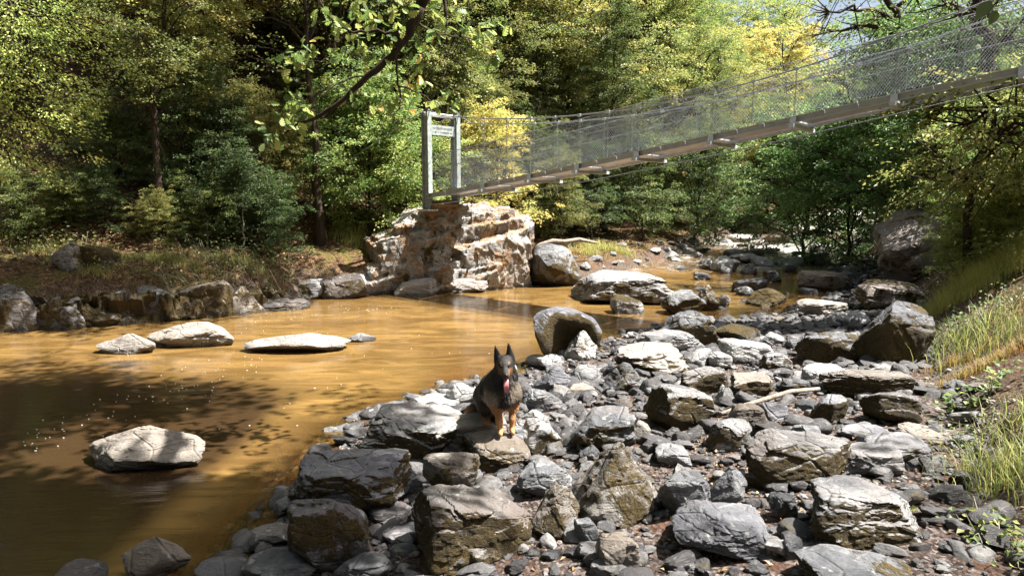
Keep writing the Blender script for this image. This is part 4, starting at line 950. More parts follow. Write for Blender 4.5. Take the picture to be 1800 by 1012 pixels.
PAW = at(886, 765, 0); PAW = hit(886, 790)                    # refined from the stone under the paws
top = [o for o in bpy.data.objects if o.get('label', '').startswith('dark flat-topped stone under')][0]
co = np.array([v.co for v in top.data.vertices]) + np.array(top.location)
pp = proj(co); sel = co[(np.abs(pp[:, 0] - 888) < 26) & (pp[:, 1] < 781)]; ztop = sel[:, 2].max()
Dd = (np.array(top.location) - CAM) @ F_
d_ = ray(887, 763); PAWP = CAM + d_ * ((ztop - CAM[2]) / d_[2])
DS = ((PAWP - CAM) @ F_) / FPX * 172 / .845
Pn = Vd
Nv = np.zeros_like(Vd); fa = np.cross(Vd[Fd[:, 2]] - Vd[Fd[:, 0]], Vd[Fd[:, 3]] - Vd[Fd[:, 1]])
for k in range(4): np.add.at(Nv, Fd[:, k], fa)
Nv /= np.linalg.norm(Nv, axis=1, keepdims=True) + 1e-9
dog = link('dog', mk_mesh('dog', Vd, Fd, M_FUR, True, {'coat': coat(Vd)}), None, PAWP, scale=(DS * .92, DS, DS), label='black and tan long-haired shepherd dog sitting with its tongue out', cat='dog')
put_block(PAWP + np.array([-.23, .40, -.13]) * DS, (.30, .26, .17), 'grey stone under the haunches of the dog', 4411, 's', .2, 0, .25)
put_block(PAWP + np.array([.10, .16, -.10]) * DS, (.13, .14, .13), 'small stone behind the right front paw of the dog', 4417, 'b', .2, 0, .3)
# long outer coat: tapered locks over the body
drng = np.random.RandomState(9)
def fur():
    w = np.linalg.norm(fa, axis=1); pick = drng.choice(len(Fd), 24000, p=w / w.sum())
    fz = Vd[Fd[pick]].mean(1); pick = pick[(fz[:, 2] < .69) & ~((fz[:, 1] < -.045) & (fz[:, 2] > .50)) & ~((fz[:, 2] < .07) & (fz[:, 1] < .1))]
    P = Vd[Fd[pick]].mean(1) + drng.uniform(-.003, .003, (len(pick), 3)); N = Nv[Fd[pick, 0]]
    x, y, z = P.T
    L = np.where(z > .52, .016, .034); L = np.where((z > .27) & (z < .56) & (y < .2), .048, L); L = np.where((z < .21) & (y < .16), .012, L); L = np.where((z > .56) & (y < -.04), .004, L)
    L = np.where((y > .5), .045, L); L = np.where((z > .66), .007, L); L = L * drng.uniform(.6, 1.2, len(P))
    dr = np.array([-.12, .35, -1.0]) + .25 * drng.randn(len(P), 3); dr -= (dr * N).sum(1)[:, None] * N; dr /= np.linalg.norm(dr, axis=1, keepdims=True) + 1e-6
    lift = .55 + .25 * drng.rand(len(P)); sd = np.cross(dr, N); sd /= np.linalg.norm(sd, axis=1, keepdims=True) + 1e-6; wd = (.0012 + .055 * L)[:, None] * sd; lift = lift * np.clip(L / .03, .12, 1)
    mid = P + dr * (L * .55)[:, None] + N * (L * .30 * lift)[:, None]; tip = P + dr * L[:, None] * 1.0 + N * (L * .28 * lift)[:, None]
    V = np.stack([P - wd, P + wd, mid + wd * .7, mid - wd * .7, tip], 1).reshape(-1, 3); b = np.arange(len(P))[:, None] * 5
    c = np.repeat(coat(P) * drng.uniform(.7, 1.35, (len(P), 1)), 5, 0)
    link('fur', mk_mesh('fur', V, [b + np.array([[0, 1, 2, 3]]), b + np.array([[3, 2, 4]])], M_FUR, False, {'coat': c}), dog)
fur()
def glossy(name, col, r=.25):
    m, t = new_mat(name); t.out(t.n('ShaderNodeBsdfPrincipled', {'Base Color': tuple(col) + (1,), 'Roughness': r}).outputs[0]); return m
Vs, Fs = ico(3); M_EYE = glossy('dog_eye', (.030, .014, .006), .06)
for ex in (-.0285, .0405):
    nb_ = (np.abs(Vd[:, 0] - ex) < .010) & (np.abs(Vd[:, 2] - .630) < .010); link('eye', mk_mesh('eye', Vs * .0100, Fs, M_EYE), dog, (ex, Vd[nb_, 1].min() + .0072, .630))
Vn = Vs * np.array([.0225, .0150, .0170]); Vn[:, 0] *= 1 - .25 * (Vn[:, 2] < 0); link('nose', mk_mesh('nose', Vn, Fs, glossy('dog_nose', (.012, .011, .012), .35)), dog, (.015, -.186, .572))
# mouth cavity and lolling tongue
Vm = Vs * np.array([.026, .052, .024]); link('mouth', mk_mesh('mouth', Vm, Fs, glossy('mouth_lining', (.16, .022, .025), .35)), dog, (.0155, -.112, .538))
tp = np.array([(.016, -.095, .532), (.017, -.135, .527), (.018, -.160, .508), (.020, -.170, .478), (.022, -.168, .445), (.022, -.163, .425)])
tw = np.array([.017, .021, .022, .024, .025, .014]); Vt, Ft = [], []
for i, (p, w) in enumerate(zip(tp, tw)):
    for j, u in enumerate(np.linspace(-1, 1, 7)):
        Vt.append(p + np.array([u * w, -.004 * (1 - u * u) + .004 * (abs(u) < .2), .0035 * (1 - u * u) if i < 3 else 0]))
for j in range(7): Vt.append(tp[-1] + np.array([np.linspace(-1, 1, 7)[j] * .006, .0, -.008]))
Vt = np.array(Vt); nr = len(Vt) // 7; Ft = grid_faces(nr, 7); Vb = Vt + np.array([0, .008, -.003])
F2 = np.concatenate([Ft, Ft[:, ::-1] + len(Vt)]); ed = [(r * 7, (r + 1) * 7) for r in range(nr - 1)]; ed2 = [(r * 7 + 6, (r + 1) * 7 + 6) for r in range(nr - 1)]
F2 = np.concatenate([F2, [[b, a, a + len(Vt), b + len(Vt)] for a, b in ed], [[a, b, b + len(Vt), a + len(Vt)] for a, b in ed2], [[(nr - 1) * 7 + j + 1, (nr - 1) * 7 + j, (nr - 1) * 7 + j + len(Vt), (nr - 1) * 7 + j + 1 + len(Vt)] for j in range(6)]])
link('tongue', mk_mesh('tongue', np.concatenate([Vt, Vb]), F2, flat_mat('tongue_pink', (.62, .24, .25), .35, .5, 30, .12)), dog)
# ------------------------------------------------------------------ vegetation
def norm(v): return v / (np.linalg.norm(v, axis=-1, keepdims=True) + 1e-9)
def leaf_cards(P, D, N, L, wr=.55, fold=.12):
    """folded leaf blades: base, two sides, tip"""
    D = norm(D); N = norm(N - (N * D).sum(1)[:, None] * D); S = np.cross(D, N); L = L[:, None]
    V = np.stack([P, P + D * L * .45 + S * L * wr * .5 + N * L * fold, P + D * L - N * L * .10, P + D * L * .45 - S * L * wr * .5 + N * L * fold], 1).reshape(-1, 3)
    b = np.arange(len(P))[:, None] * 4
    return V, np.concatenate([b + np.array([[0, 1, 2]]), b + np.array([[0, 2, 3]])])
def spray_leaves(rng, C, O, n, size, leaf, flat=.14, droop=.3):
    """n leaves round each spray centre C pointing along O (layered, flattish twigs)"""
    m = len(C); O = norm(O); Sd = norm(np.cross(O, np.array([0, 0, 1.0]))); Up = np.cross(Sd, O)
    u = rng.beta(1.3, 1.1, (m, n)) * 1.3 - .3; v = rng.randn(m, n) * .42 * (1.15 - np.abs(u - .3) * .7); w = rng.randn(m, n) * flat
    sz = size[:, None]
    P = C[:, None] + (u * sz)[..., None] * O[:, None] + (v * sz)[..., None] * Sd[:, None] + (w * sz)[..., None] * Up[:, None]
    P[..., 2] -= droop * sz * np.maximum(u, 0) ** 2
    D = O[:, None] * .7 + Sd[:, None] * (np.sign(v) * .7 + .35 * rng.randn(m, n))[..., None] + .35 * rng.randn(m, n, 3); D[..., 2] -= .30
    N = np.array([0, 0, 1.0]) + .55 * rng.randn(m, n, 3)
    Lf = leaf * rng.uniform(.65, 1.25, (m, n))
    lv = np.clip(rng.rand(m, 1) * .6 + rng.rand(m, n) * .4, 0, 1)
    return P.reshape(-1, 3), D.reshape(-1, 3), N.reshape(-1, 3), Lf.ravel(), lv.ravel()
def build_tree(seed, H, spread, lo, n_limb, per_limb, n_leaf, leaf, r0, lean=.0, top=.5, up=.45, spray=.42, fork=0, bare=0.0, wr=.55):
    """trunk with limbs (one mesh) and a crown of leafy sprays (one mesh)"""
    rng = np.random.RandomState(seed); wood = Acc(); C, O, S = [], [], []
    k = np.linspace(0, 1, 12); wob = np.cumsum(rng.randn(12, 2) * .035 * H / 12 * 3, 0); ang = rng.uniform(0, 6.28)
    T = np.stack([wob[:, 0] + lean * H * k ** 1.4 * math.cos(ang), wob[:, 1] + lean * H * k ** 1.4 * math.sin(ang), k * H], 1); T[0, :2] = 0; T[0, 2] = -.25
    wood.add(*tube(T, r0 * (1 - .88 * k) * (1 + .6 * np.exp(-k * 22)), 8))
    def tp(f): return np.array([np.interp(f, k, T[:, j]) for j in range(3)])
    for i in range(n_limb):
        f = lo + (0.97 - lo) * ((i + rng.rand() * .7) / n_limb); az = i * 2.399 + rng.uniform(-.5, .5)
        q = (f - lo) / (1 - lo); prof = (.80 + .55 * q) * (1 - q) ** .36 * 1.08 + .18
        Ln = spread * prof * rng.uniform(.75, 1.2); el = up * rng.uniform(.4, 1.5) + .5 * q
        d = np.array([math.cos(az) * math.cos(el), math.sin(az) * math.cos(el), math.sin(el)]); p = tp(f); pts = [p]
        for s in range(6):
            d = norm(d + .20 * rng.randn(3) + np.array([0, 0, -.10 if s > 2 else .03])); p = p + d * Ln / 6; pts.append(p)
        pts = np.array(pts); rr = r0 * (.34 * (1 - f) + .10)
        wood.add(*tube(pts, np.linspace(rr, .012, 7), 5))
        for s in range(per_limb):
            u = rng.uniform(.25, 1); b = np.array([np.interp(u, np.linspace(0, 1, 7), pts[:, j]) for j in range(3)]); t = pts[min(int(u * 6) + 1, 6)] - pts[max(int(u * 6) - 1, 0)]
            dd = norm(norm(t) + .75 * rng.randn(3) * np.array([1, 1, .5])); Lb = Ln * rng.uniform(.15, .38); e = b + dd * Lb + np.array([0, 0, -.08 * Lb])
            if rng.rand() < .6: wood.add(*tube([b, (b + e) / 2 + rng.randn(3) * .03, e], [.012, .009, .004], 3, False))
            if rng.rand() < bare: continue
            C.append(e if rng.rand() < .6 else (b + e) / 2); O.append(dd * np.array([1, 1, .45])); S.append(spray * rng.uniform(.6, 1.35))
    C, O, S = np.array(C), np.array(O), np.array(S)
    P, D, N, L, lv = spray_leaves(rng, C, O, n_leaf, S, leaf)
    V, Fc = leaf_cards(P, D, N, L, wr)
    return wood.mesh('trunk', M_BARK), mk_mesh('crown', V, Fc, M_LEAF, False, {'lv': np.repeat(lv, 4)})
VAR = {
 'beech':  build_tree(1, 9.5, 3.0, .14, 36, 20, 46, .10, .17, .05),
 'beech2': build_tree(2, 10.5, 2.7, .20, 38, 19, 46, .10, .19, .10),
 'slim':   build_tree(3, 11.0, 1.9, .30, 34, 16, 46, .10, .13, .08, up=.7),
 'oak':    build_tree(4, 11.5, 3.8, .34, 30, 24, 46, .105, .26, .12, up=.5),
 'hazel':  build_tree(5, 4.2, 2.0, .05, 32, 17, 44, .09, .06, .08, up=.65, spray=.36),
 'bush':   build_tree(6, 2.6, 1.7, .02, 32, 16, 42, .08, .045, .06, up=.55, spray=.30),
 'thin':   build_tree(7, 9.5, 2.4, .40, 20, 8, 26, .085, .12, .12, up=.6, bare=.25),
 'droop':  build_tree(8, 3.4, 2.1, .30, 30, 18, 44, .075, .07, .15, up=.1, spray=.40, wr=.42),
}
TREEPOS = []
def plant(var, x, y, scale, hue, bright, name, label, cat, group=None, rz=None, z=None, sink=.1, seed=0):
    tr, cr = VAR[var]; rg = random.Random(int(x * 131 + y * 977 + seed)); zz = gz(x, y) - sink if z is None else z
    root = link(name, None, None, (x, y, zz), (0, 0, rg.uniform(0, 6.28) if rz is None else rz), scale, None, label, cat, group)
    link('trunk', tr, root); link('crown', cr, root, hue=hue, bright=bright); TREEPOS.append((x, y)); return root
def plant_px(var, px, Y, scale, hue, bright, name, label, cat, **k):
    x = (px - 900) / FPX * Y * math.cos(PITCH); return plant(var, x, Y, scale, hue, bright, name, label, cat, **k)
# --- ones that can be told apart
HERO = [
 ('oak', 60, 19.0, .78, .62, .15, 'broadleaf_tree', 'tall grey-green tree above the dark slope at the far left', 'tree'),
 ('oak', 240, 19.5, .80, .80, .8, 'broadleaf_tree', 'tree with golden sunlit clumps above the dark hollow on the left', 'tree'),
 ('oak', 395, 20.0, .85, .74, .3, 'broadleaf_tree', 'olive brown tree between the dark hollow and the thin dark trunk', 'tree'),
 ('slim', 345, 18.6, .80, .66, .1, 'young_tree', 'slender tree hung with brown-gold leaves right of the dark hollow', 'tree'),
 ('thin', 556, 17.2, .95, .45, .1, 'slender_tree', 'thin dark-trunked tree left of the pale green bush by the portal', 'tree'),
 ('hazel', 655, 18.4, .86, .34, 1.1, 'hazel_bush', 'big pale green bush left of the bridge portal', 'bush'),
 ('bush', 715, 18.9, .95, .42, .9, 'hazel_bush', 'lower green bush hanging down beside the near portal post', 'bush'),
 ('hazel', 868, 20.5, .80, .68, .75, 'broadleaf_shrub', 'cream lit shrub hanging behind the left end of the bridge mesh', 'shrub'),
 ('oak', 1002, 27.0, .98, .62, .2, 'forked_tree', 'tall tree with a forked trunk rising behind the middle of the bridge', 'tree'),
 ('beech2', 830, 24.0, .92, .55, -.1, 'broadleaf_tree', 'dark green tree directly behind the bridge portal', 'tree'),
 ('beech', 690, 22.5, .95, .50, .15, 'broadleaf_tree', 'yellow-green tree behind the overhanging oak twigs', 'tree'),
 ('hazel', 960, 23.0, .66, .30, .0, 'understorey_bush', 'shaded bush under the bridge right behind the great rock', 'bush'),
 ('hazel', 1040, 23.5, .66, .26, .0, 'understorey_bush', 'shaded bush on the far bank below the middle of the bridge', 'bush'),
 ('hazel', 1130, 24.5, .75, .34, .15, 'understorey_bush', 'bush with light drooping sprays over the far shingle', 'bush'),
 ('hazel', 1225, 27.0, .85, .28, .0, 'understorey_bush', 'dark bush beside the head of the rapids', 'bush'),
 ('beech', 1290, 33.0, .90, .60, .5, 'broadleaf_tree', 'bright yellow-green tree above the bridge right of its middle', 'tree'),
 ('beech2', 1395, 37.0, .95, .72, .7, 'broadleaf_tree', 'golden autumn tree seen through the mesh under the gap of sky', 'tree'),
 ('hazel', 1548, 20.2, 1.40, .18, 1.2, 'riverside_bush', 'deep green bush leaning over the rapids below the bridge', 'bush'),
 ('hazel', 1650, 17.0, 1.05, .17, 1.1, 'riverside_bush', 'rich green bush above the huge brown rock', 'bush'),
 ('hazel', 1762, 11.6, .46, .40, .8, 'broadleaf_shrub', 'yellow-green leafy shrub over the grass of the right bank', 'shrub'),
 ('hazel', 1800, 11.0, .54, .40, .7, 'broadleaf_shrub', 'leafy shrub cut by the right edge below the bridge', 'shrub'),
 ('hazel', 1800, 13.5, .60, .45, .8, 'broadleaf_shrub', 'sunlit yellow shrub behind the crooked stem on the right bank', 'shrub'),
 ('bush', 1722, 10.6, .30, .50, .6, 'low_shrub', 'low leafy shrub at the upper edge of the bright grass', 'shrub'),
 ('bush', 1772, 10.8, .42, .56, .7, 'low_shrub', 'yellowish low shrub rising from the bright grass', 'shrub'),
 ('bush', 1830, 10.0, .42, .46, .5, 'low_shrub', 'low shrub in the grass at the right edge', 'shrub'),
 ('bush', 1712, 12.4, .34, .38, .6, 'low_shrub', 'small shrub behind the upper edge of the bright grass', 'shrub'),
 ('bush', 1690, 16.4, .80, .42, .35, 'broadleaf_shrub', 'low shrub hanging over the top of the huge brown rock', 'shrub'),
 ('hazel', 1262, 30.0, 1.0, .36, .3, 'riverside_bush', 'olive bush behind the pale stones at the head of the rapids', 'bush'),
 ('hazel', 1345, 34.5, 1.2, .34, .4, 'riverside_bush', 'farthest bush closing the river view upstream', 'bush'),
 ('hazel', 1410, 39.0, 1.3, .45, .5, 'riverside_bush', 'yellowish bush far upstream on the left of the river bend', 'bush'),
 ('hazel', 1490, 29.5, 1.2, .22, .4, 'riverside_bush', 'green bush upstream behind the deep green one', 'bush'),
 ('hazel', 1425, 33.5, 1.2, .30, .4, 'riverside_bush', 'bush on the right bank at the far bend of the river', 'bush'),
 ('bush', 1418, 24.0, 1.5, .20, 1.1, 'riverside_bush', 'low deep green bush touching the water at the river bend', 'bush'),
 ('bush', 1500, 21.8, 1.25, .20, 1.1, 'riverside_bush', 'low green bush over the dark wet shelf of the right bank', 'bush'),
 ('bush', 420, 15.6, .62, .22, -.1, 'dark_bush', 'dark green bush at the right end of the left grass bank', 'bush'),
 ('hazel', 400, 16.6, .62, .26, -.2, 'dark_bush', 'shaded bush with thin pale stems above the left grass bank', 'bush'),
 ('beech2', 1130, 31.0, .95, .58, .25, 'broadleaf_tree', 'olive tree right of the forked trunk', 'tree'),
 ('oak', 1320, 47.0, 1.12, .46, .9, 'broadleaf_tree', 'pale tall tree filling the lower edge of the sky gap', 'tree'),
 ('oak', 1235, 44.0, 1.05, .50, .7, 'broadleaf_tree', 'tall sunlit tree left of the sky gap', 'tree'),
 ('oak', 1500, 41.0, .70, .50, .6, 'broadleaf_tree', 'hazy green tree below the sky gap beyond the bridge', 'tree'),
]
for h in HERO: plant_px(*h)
# --- leaning trees on the right against the sky
def leaning(seed, pts, r, branches, label, leaves=True, hue=.42, name='leaning_tree', leaf=.075, nl=15, bright=.3):
    rng = np.random.RandomState(seed); pts = np.array(pts); base = pts[0].copy(); wood = Acc(); kk = np.linspace(0, 1, len(pts)); K = np.linspace(0, 1, 16)
    T = np.stack([np.interp(K, kk, pts[:, j]) for j in range(3)], 1) - base; T[1:-1] += rng.randn(14, 3) * .05
    wood.add(*tube(T, r * (1 - .75 * K), 9)); C, O = [], []
    for f, tgt, br in branches:
        a = np.array([np.interp(f, K, T[:, j]) for j in range(3)]); e = np.array(tgt) - base; u = np.linspace(0, 1, 9)[:, None]
        P = a * (1 - u) + e * u + np.array([0, 0, 1]) * .22 * np.linalg.norm(e - a) * u * (1 - u) * 1.6 + rng.randn(9, 3) * .07 * u * (1 - u) * 4
        wood.add(*tube(P, np.linspace(br, .014, 9), 6))
        for s in range(16):
            q = rng.uniform(.2, 1); b = P[int(q * 8)]; dd = norm(norm(e - a) * .6 + rng.randn(3) * .8); Lb = rng.uniform(.4, 1.3); t2 = b + dd * Lb
            wood.add(*tube([b, (b + t2) / 2 + rng.randn(3) * .06, t2], [.02, .012, .004], 4, False))
            for z in range(2): C.append(b + (t2 - b) * rng.uniform(.4, 1.1) + rng.randn(3) * .12); O.append(dd * np.array([1, 1, .5]))
    root = link(name, None, None, base, label=label, cat='tree'); link('trunk', wood.mesh('trunk', M_BARK), root)
    C, O = np.array(C), np.array(O); P, D, N, L, lv = spray_leaves(rng, C, O, nl, rng.uniform(.25, .55, len(C)), leaf); V, Fc = leaf_cards(P, D, N, L)
    link('crown', mk_mesh('crown', V, Fc, M_LEAF, False, {'lv': np.repeat(lv, 4)}), root, hue=hue, bright=bright); return root
def gp(px, py, Y): p = at(px, py, Y); return p
b1 = gp(1655, 200, 17.0); b1[2] = gz(b1[0], b1[1])
leaning(21, [b1, gp(1640, 150, 17), gp(1600, 72, 17), gp(1560, 0, 17), gp(1535, -60, 17.2)], .17,
        [(.62, gp(1440, 30, 16.5), .07), (.55, gp(1425, 66, 17.5), .07), (.72, gp(1500, -40, 18), .05), (.7, gp(1690, -30, 17.5), .05), (.85, gp(1450, -60, 16), .05), (.5, gp(1700, 40, 18.5), .05)],
        'leaning dark-trunked tree with arching boughs against the sky', hue=.40)
b2 = gp(1750, 220, 14.0); b2[2] = gz(b2[0], b2[1])
leaning(22, [b2, gp(1745, 150, 14), gp(1725, 60, 14), gp(1700, -10, 14), gp(1690, -60, 14)], .17,
        [(.5, gp(1640, 10, 13.5), .05), (.55, gp(1790, -20, 14.5), .07), (.7, gp(1620, -50, 14), .05), (.45, gp(1815, 90, 15), .05), (.8, gp(1800, -90, 13.6), .05), (.4, gp(1830, 40, 13.2), .05)],
        'thick forked trunk near the right edge crossed by the bridge cables', hue=.32)
b4 = np.array([-11.5, 13.4, gz(-11.5, 13.4)])
leaning(24, [b4, gp(-70, 200, 13.0), gp(-40, 100, 12.8), gp(20, 0, 12.6), gp(60, -80, 12.6)], .09,
        [(.45, gp(125, 270, 12.2), .03), (.5, gp(60, 240, 12.0), .03), (.6, gp(140, 150, 12.4), .03), (.65, gp(60, 120, 12.0), .025), (.75, gp(120, 40, 12.2), .025), (.8, gp(20, 30, 12.0), .02), (.4, gp(20, 290, 12.3), .02), (.55, gp(100, 210, 12.0), .02)],
        'pale sunlit tree drooping over the slope at the left edge', hue=.46, name='drooping_tree', leaf=.058, nl=40, bright=1.6)  # leaf colour brightened in place of sunlight on this tree
# mossy crooked tree low on the right bank
b3 = hit(1660, 420); b3 = np.array([7.1, 10.6, gz(7.1, 10.6)])
leaning(23, [b3, gp(1700, 330, 10.4), gp(1738, 260, 10.2), gp(1742, 190, 10.2), gp(1760, 150, 10.3)], .07,
        [(.45, gp(1830, 190, 9.8), .04), (.3, gp(1640, 300, 10.8), .025), (.75, gp(1690, 225, 10.6), .025), (.6, gp(1810, 260, 9.6), .03)],
        'crooked mossy stem below the bridge on the right bank', hue=.55, name='crooked_tree', nl=34)
# --- the wood behind
wr_ = np.random.RandomState(31)
WOOD = []
def wood_zone(n, x0, x1, y0, y1, kinds, hue, br, label, group, dmin=1.6, sc=(.8, 1.1)):
    got = tries = 0
    while got < n and tries < 3000:
        tries += 1; x, y = wr_.uniform(x0, x1), wr_.uniform(y0, y1)
        P = np.array([[x, y]]); dn, sn = pl_dist(P, NS); df, sf = pl_dist(P, FS)
        if (sn[0] > 0 and sf[0] < 0) or min(dn[0], df[0]) < 2.2: continue
        if abs(x) / y > .86 or any((x - a) ** 2 + (y - b) ** 2 < dmin ** 2 for a, b in TREEPOS): continue
        kd = kinds[wr_.randint(len(kinds))]; s_, h_, b_ = wr_.uniform(*sc), wr_.uniform(*hue), wr_.uniform(*br); px = proj(np.array([[x, y, 4.0]]))[0][0]
        if px > 1390:
            s_ = min(s_, (2.4 + .20 * y - gz(x, y)) / {'beech': 9.5, 'beech2': 10.5, 'slim': 11., 'oak': 11.5, 'hazel': 4.2, 'thin': 9.5, 'bush': 2.6}[kd])
            if s_ < .25: continue
        shape = {'beech': 'broad', 'beech2': 'dense', 'slim': 'slender', 'oak': 'wide-crowned', 'hazel': 'bushy', 'thin': 'thin', 'bush': 'low'}[kd]; tone = 'green' if h_ < .45 else 'yellow-green' if h_ < .58 else 'olive' if h_ < .70 else 'golden brown'
        where = [w for lim, w in ((90, 'at the far left'), (200, 'over the dark hollow'), (330, 'right of the dark hollow'), (480, 'left of the thin dark trunk'), (600, 'behind the thin dark trunk'), (720, 'behind the pale green bush'), (830, 'behind the bridge portal'), (950, 'left of the forked trunk'), (1060, 'around the forked trunk'), (1180, 'right of the forked trunk'), (1300, 'left of the sky gap'), (1420, 'under the sky gap'), (1540, 'beyond the deep green bush'), (1650, 'behind the leaning trunk'), (9999, 'near the right edge')) if px < lim][0]
        row = 'near' if y < y0 + (y1 - y0) * .33 else 'middle' if y < y0 + (y1 - y0) * .66 else 'farthest'
        got += 1; plant(kd, x, y, s_, h_, b_, 'forest_tree', '%s %s %s %s, %s row' % (shape, tone, label, where, row), 'tree', group=group)
wood_zone(40, -30, -5, 22.5, 38, ['oak', 'oak', 'oak', 'slim'], (.44, .76), (.1, .6), 'tree', 'trees of the left slope')
wood_zone(44, -9, 9, 25, 44, ['beech', 'beech2', 'slim', 'oak'], (.32, .58), (.2, .7), 'tree', 'trees of the wood behind the bridge')
wood_zone(44, 6, 42, 34, 66, ['beech', 'beech2', 'oak'], (.38, .62), (.5, 1.0), 'tree far upstream', 'trees of the far wood upstream', sc=(.75, 1.0))
wood_zone(22, 9, 28, 15, 34, ['hazel', 'hazel', 'bush'], (.24, .50), (.3, .7), 'tree on the right bank', 'trees of the right bank', sc=(.7, 1.05))
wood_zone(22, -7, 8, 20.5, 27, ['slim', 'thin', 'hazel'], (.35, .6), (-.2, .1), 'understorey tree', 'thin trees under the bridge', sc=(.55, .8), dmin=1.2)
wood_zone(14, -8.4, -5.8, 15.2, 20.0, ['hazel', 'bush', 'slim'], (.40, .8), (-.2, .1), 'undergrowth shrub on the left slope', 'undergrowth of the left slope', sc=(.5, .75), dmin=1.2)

for k in range(23):                           # unseen wood round the near bank, added to cut skylight on near faces
    a_ = math.radians(150 + 140 * k / 22); rr_ = 9.5 + 3 * ((k * 7) % 5) / 4; x_t, y_t = 1.0 + rr_ * 1.35 * math.cos(a_), -1.5 + rr_ * math.sin(a_)
    plant(['beech', 'oak', 'beech2'][k % 3], x_t, y_t, 1.35, .42, .2, 'forest_tree', 'unseen green tree of the wood on the bank behind the viewer', 'tree', group='trees behind the viewer', z=.3)

LB = ['leafy bush at the far left above the rounded sunlit rock', 'small bush behind the mossy knuckle of rock', 'dark bush over the left end of the rock shelf', 'green bush in front of the dark hollow', 'low bush on the litter slope below the bare pale stem', 'yellowish bush at the grass edge of the left bank', 'bush right of the bare pale stem on the left slope', 'bush above the tilted grey shore rock', 'deep green bush near the pale spur', 'tiny bush at the top of the litter slope']
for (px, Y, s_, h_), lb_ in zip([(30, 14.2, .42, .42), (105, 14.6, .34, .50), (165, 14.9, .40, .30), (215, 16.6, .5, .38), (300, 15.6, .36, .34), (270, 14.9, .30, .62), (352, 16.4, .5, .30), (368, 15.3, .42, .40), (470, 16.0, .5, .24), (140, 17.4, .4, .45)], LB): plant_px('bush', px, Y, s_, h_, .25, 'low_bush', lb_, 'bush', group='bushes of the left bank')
# x, y on the ground that is shaded, height of the leaves, sprays, radius
SHADE = [(-2.8, 4.6, 8.0, 460, .9), (-4.6, 6.2, 8.5, 480, 1.0), (-6.4, 7.6, 9, 160, .9), (-1.9, 4.2, 7.5, 40, .4), (3.6, 4.0, 7.5, 14, .8), (-7.5, 13.0, 9.5, 130, .9), (-9.5, 12.4, 9.0, 110, .8), (-5.6, 14.6, 9.5, 60, .7), (-10.5, 16.5, 9.5, 110, 1.1), (-8.6, 17.5, 10, 80, 1.0)]
# ------------------------------------------------------------------ the oak that reaches in from overhead (its trunk stands on the near bank)
org = np.random.RandomState(41)
def lobed_leaf(L=.092):
    xs = np.array([0, .10, .20, .30, .40, .52, .62, .74, .84, .94, 1.0]); ws = np.array([.03, .10, .20, .14, .30, .20, .36, .24, .28, .14, .0])
    V = [(0, x * L, -.10 * L * x * x) for x in xs]; n = len(xs)
    V += [(w * L, x * L, .05 * L - .10 * L * x * x) for x, w in zip(xs, ws)] + [(-w * L, x * L, .05 * L - .10 * L * x * x) for x, w in zip(xs, ws)]
    i = np.arange(n - 1); F = np.concatenate([np.stack([i, i + n, i + n + 1, i + 1], 1), np.stack([i + 1, i + 2 * n + 1, i + 2 * n, i], 1)])
    return np.array(V), F
LV, LF = lobed_leaf()
OAKLEAF = [mk_mesh('leaf', LV * np.array([1, 1, 1 + k]), LF, M_LEAF, False, {'lv': np.full(len(LV), .2 + .2 * k)}) for k in range(4)]
OB = np.array([4.6, 1.2, 0.0]); OB[2] = gz(OB[0], OB[1])
oak = link('oak_tree', None, None, OB, label='oak reaching in from above with dark branches and lobed bright green leaves', cat='tree')
wood = Acc()
def bough(pts, r0, r1, n=7, jit=.03, m=14):
    pts = np.array(pts, float); k = np.linspace(0, 1, len(pts)); K = np.linspace(0, 1, m); T = np.stack([np.interp(K, k, pts[:, j]) for j in range(3)], 1)
    for _ in range(2): T[1:-1] = (T[:-2] + 2 * T[1:-1] + T[2:]) / 4
    T[1:-1] += org.randn(m - 2, 3) * jit; wood.add(*tube(T - OB, np.linspace(r0, r1, m), n)); return T
bough([OB - np.array([0, 0, .3]), OB + np.array([-.1, .2, 2.5]), OB + np.array([-.4, .6, 5.0]), OB + np.array([-.7, 1.3, 8.2])], .34, .16, 12, .03)
Q = OB + np.array([-.4, .6, 5.0])
limb = bough([Q, (2.6, 3.2, 6.6), (.9, 5.0, 6.2), gp(750, -70, 6.3), gp(738, 12, 6.3)], .13, .050, 8)
b_main = bough([gp(738, 12, 6.3), gp(722, 50, 6.3), gp(690, 98, 6.35), gp(640, 140, 6.4), gp(592, 186, 6.4), gp(540, 212, 6.5), gp(500, 235, 6.5)], .050, .007, 7, .008, 22)
b_a = bough([gp(703, 62, 6.3), gp(660, 55, 6.3), gp(610, 58, 6.3), gp(575, 30, 6.4), gp(560, -10, 6.5)], .016, .006, 6, .012)
b_b = bough([gp(695, 92, 6.35), gp(699, 140, 6.3), gp(706, 185, 6.3), gp(690, 200, 6.3)], .014, .004, 6, .008)
b_c = bough([gp(780, -60, 6.5), gp(782, 10, 6.5), gp(784, 48, 6.5)], .026, .010, 6, .006)
b_d = bough([gp(822, -60, 6.6), gp(822, 0, 6.6), gp(821, 44, 6.6)], .010, .004, 5, .006)
b_e = bough([gp(735, 40, 6.3), gp(765, 60, 6.4), gp(800, 62, 6.5), gp(850, 75, 6.6), gp(875, 110, 6.6)], .010, .003, 5, .01)
b_f = bough([gp(650, 130, 6.4), gp(600, 140, 6.3), gp(570, 165, 6.2), gp(545, 200, 6.2)], .010, .003, 5, .01)
b_g = bough([gp(600, 60, 6.3), gp(590, 75, 6.3), gp(570, 110, 6.2), gp(530, 110, 6.2)], .009, .003, 5, .01)
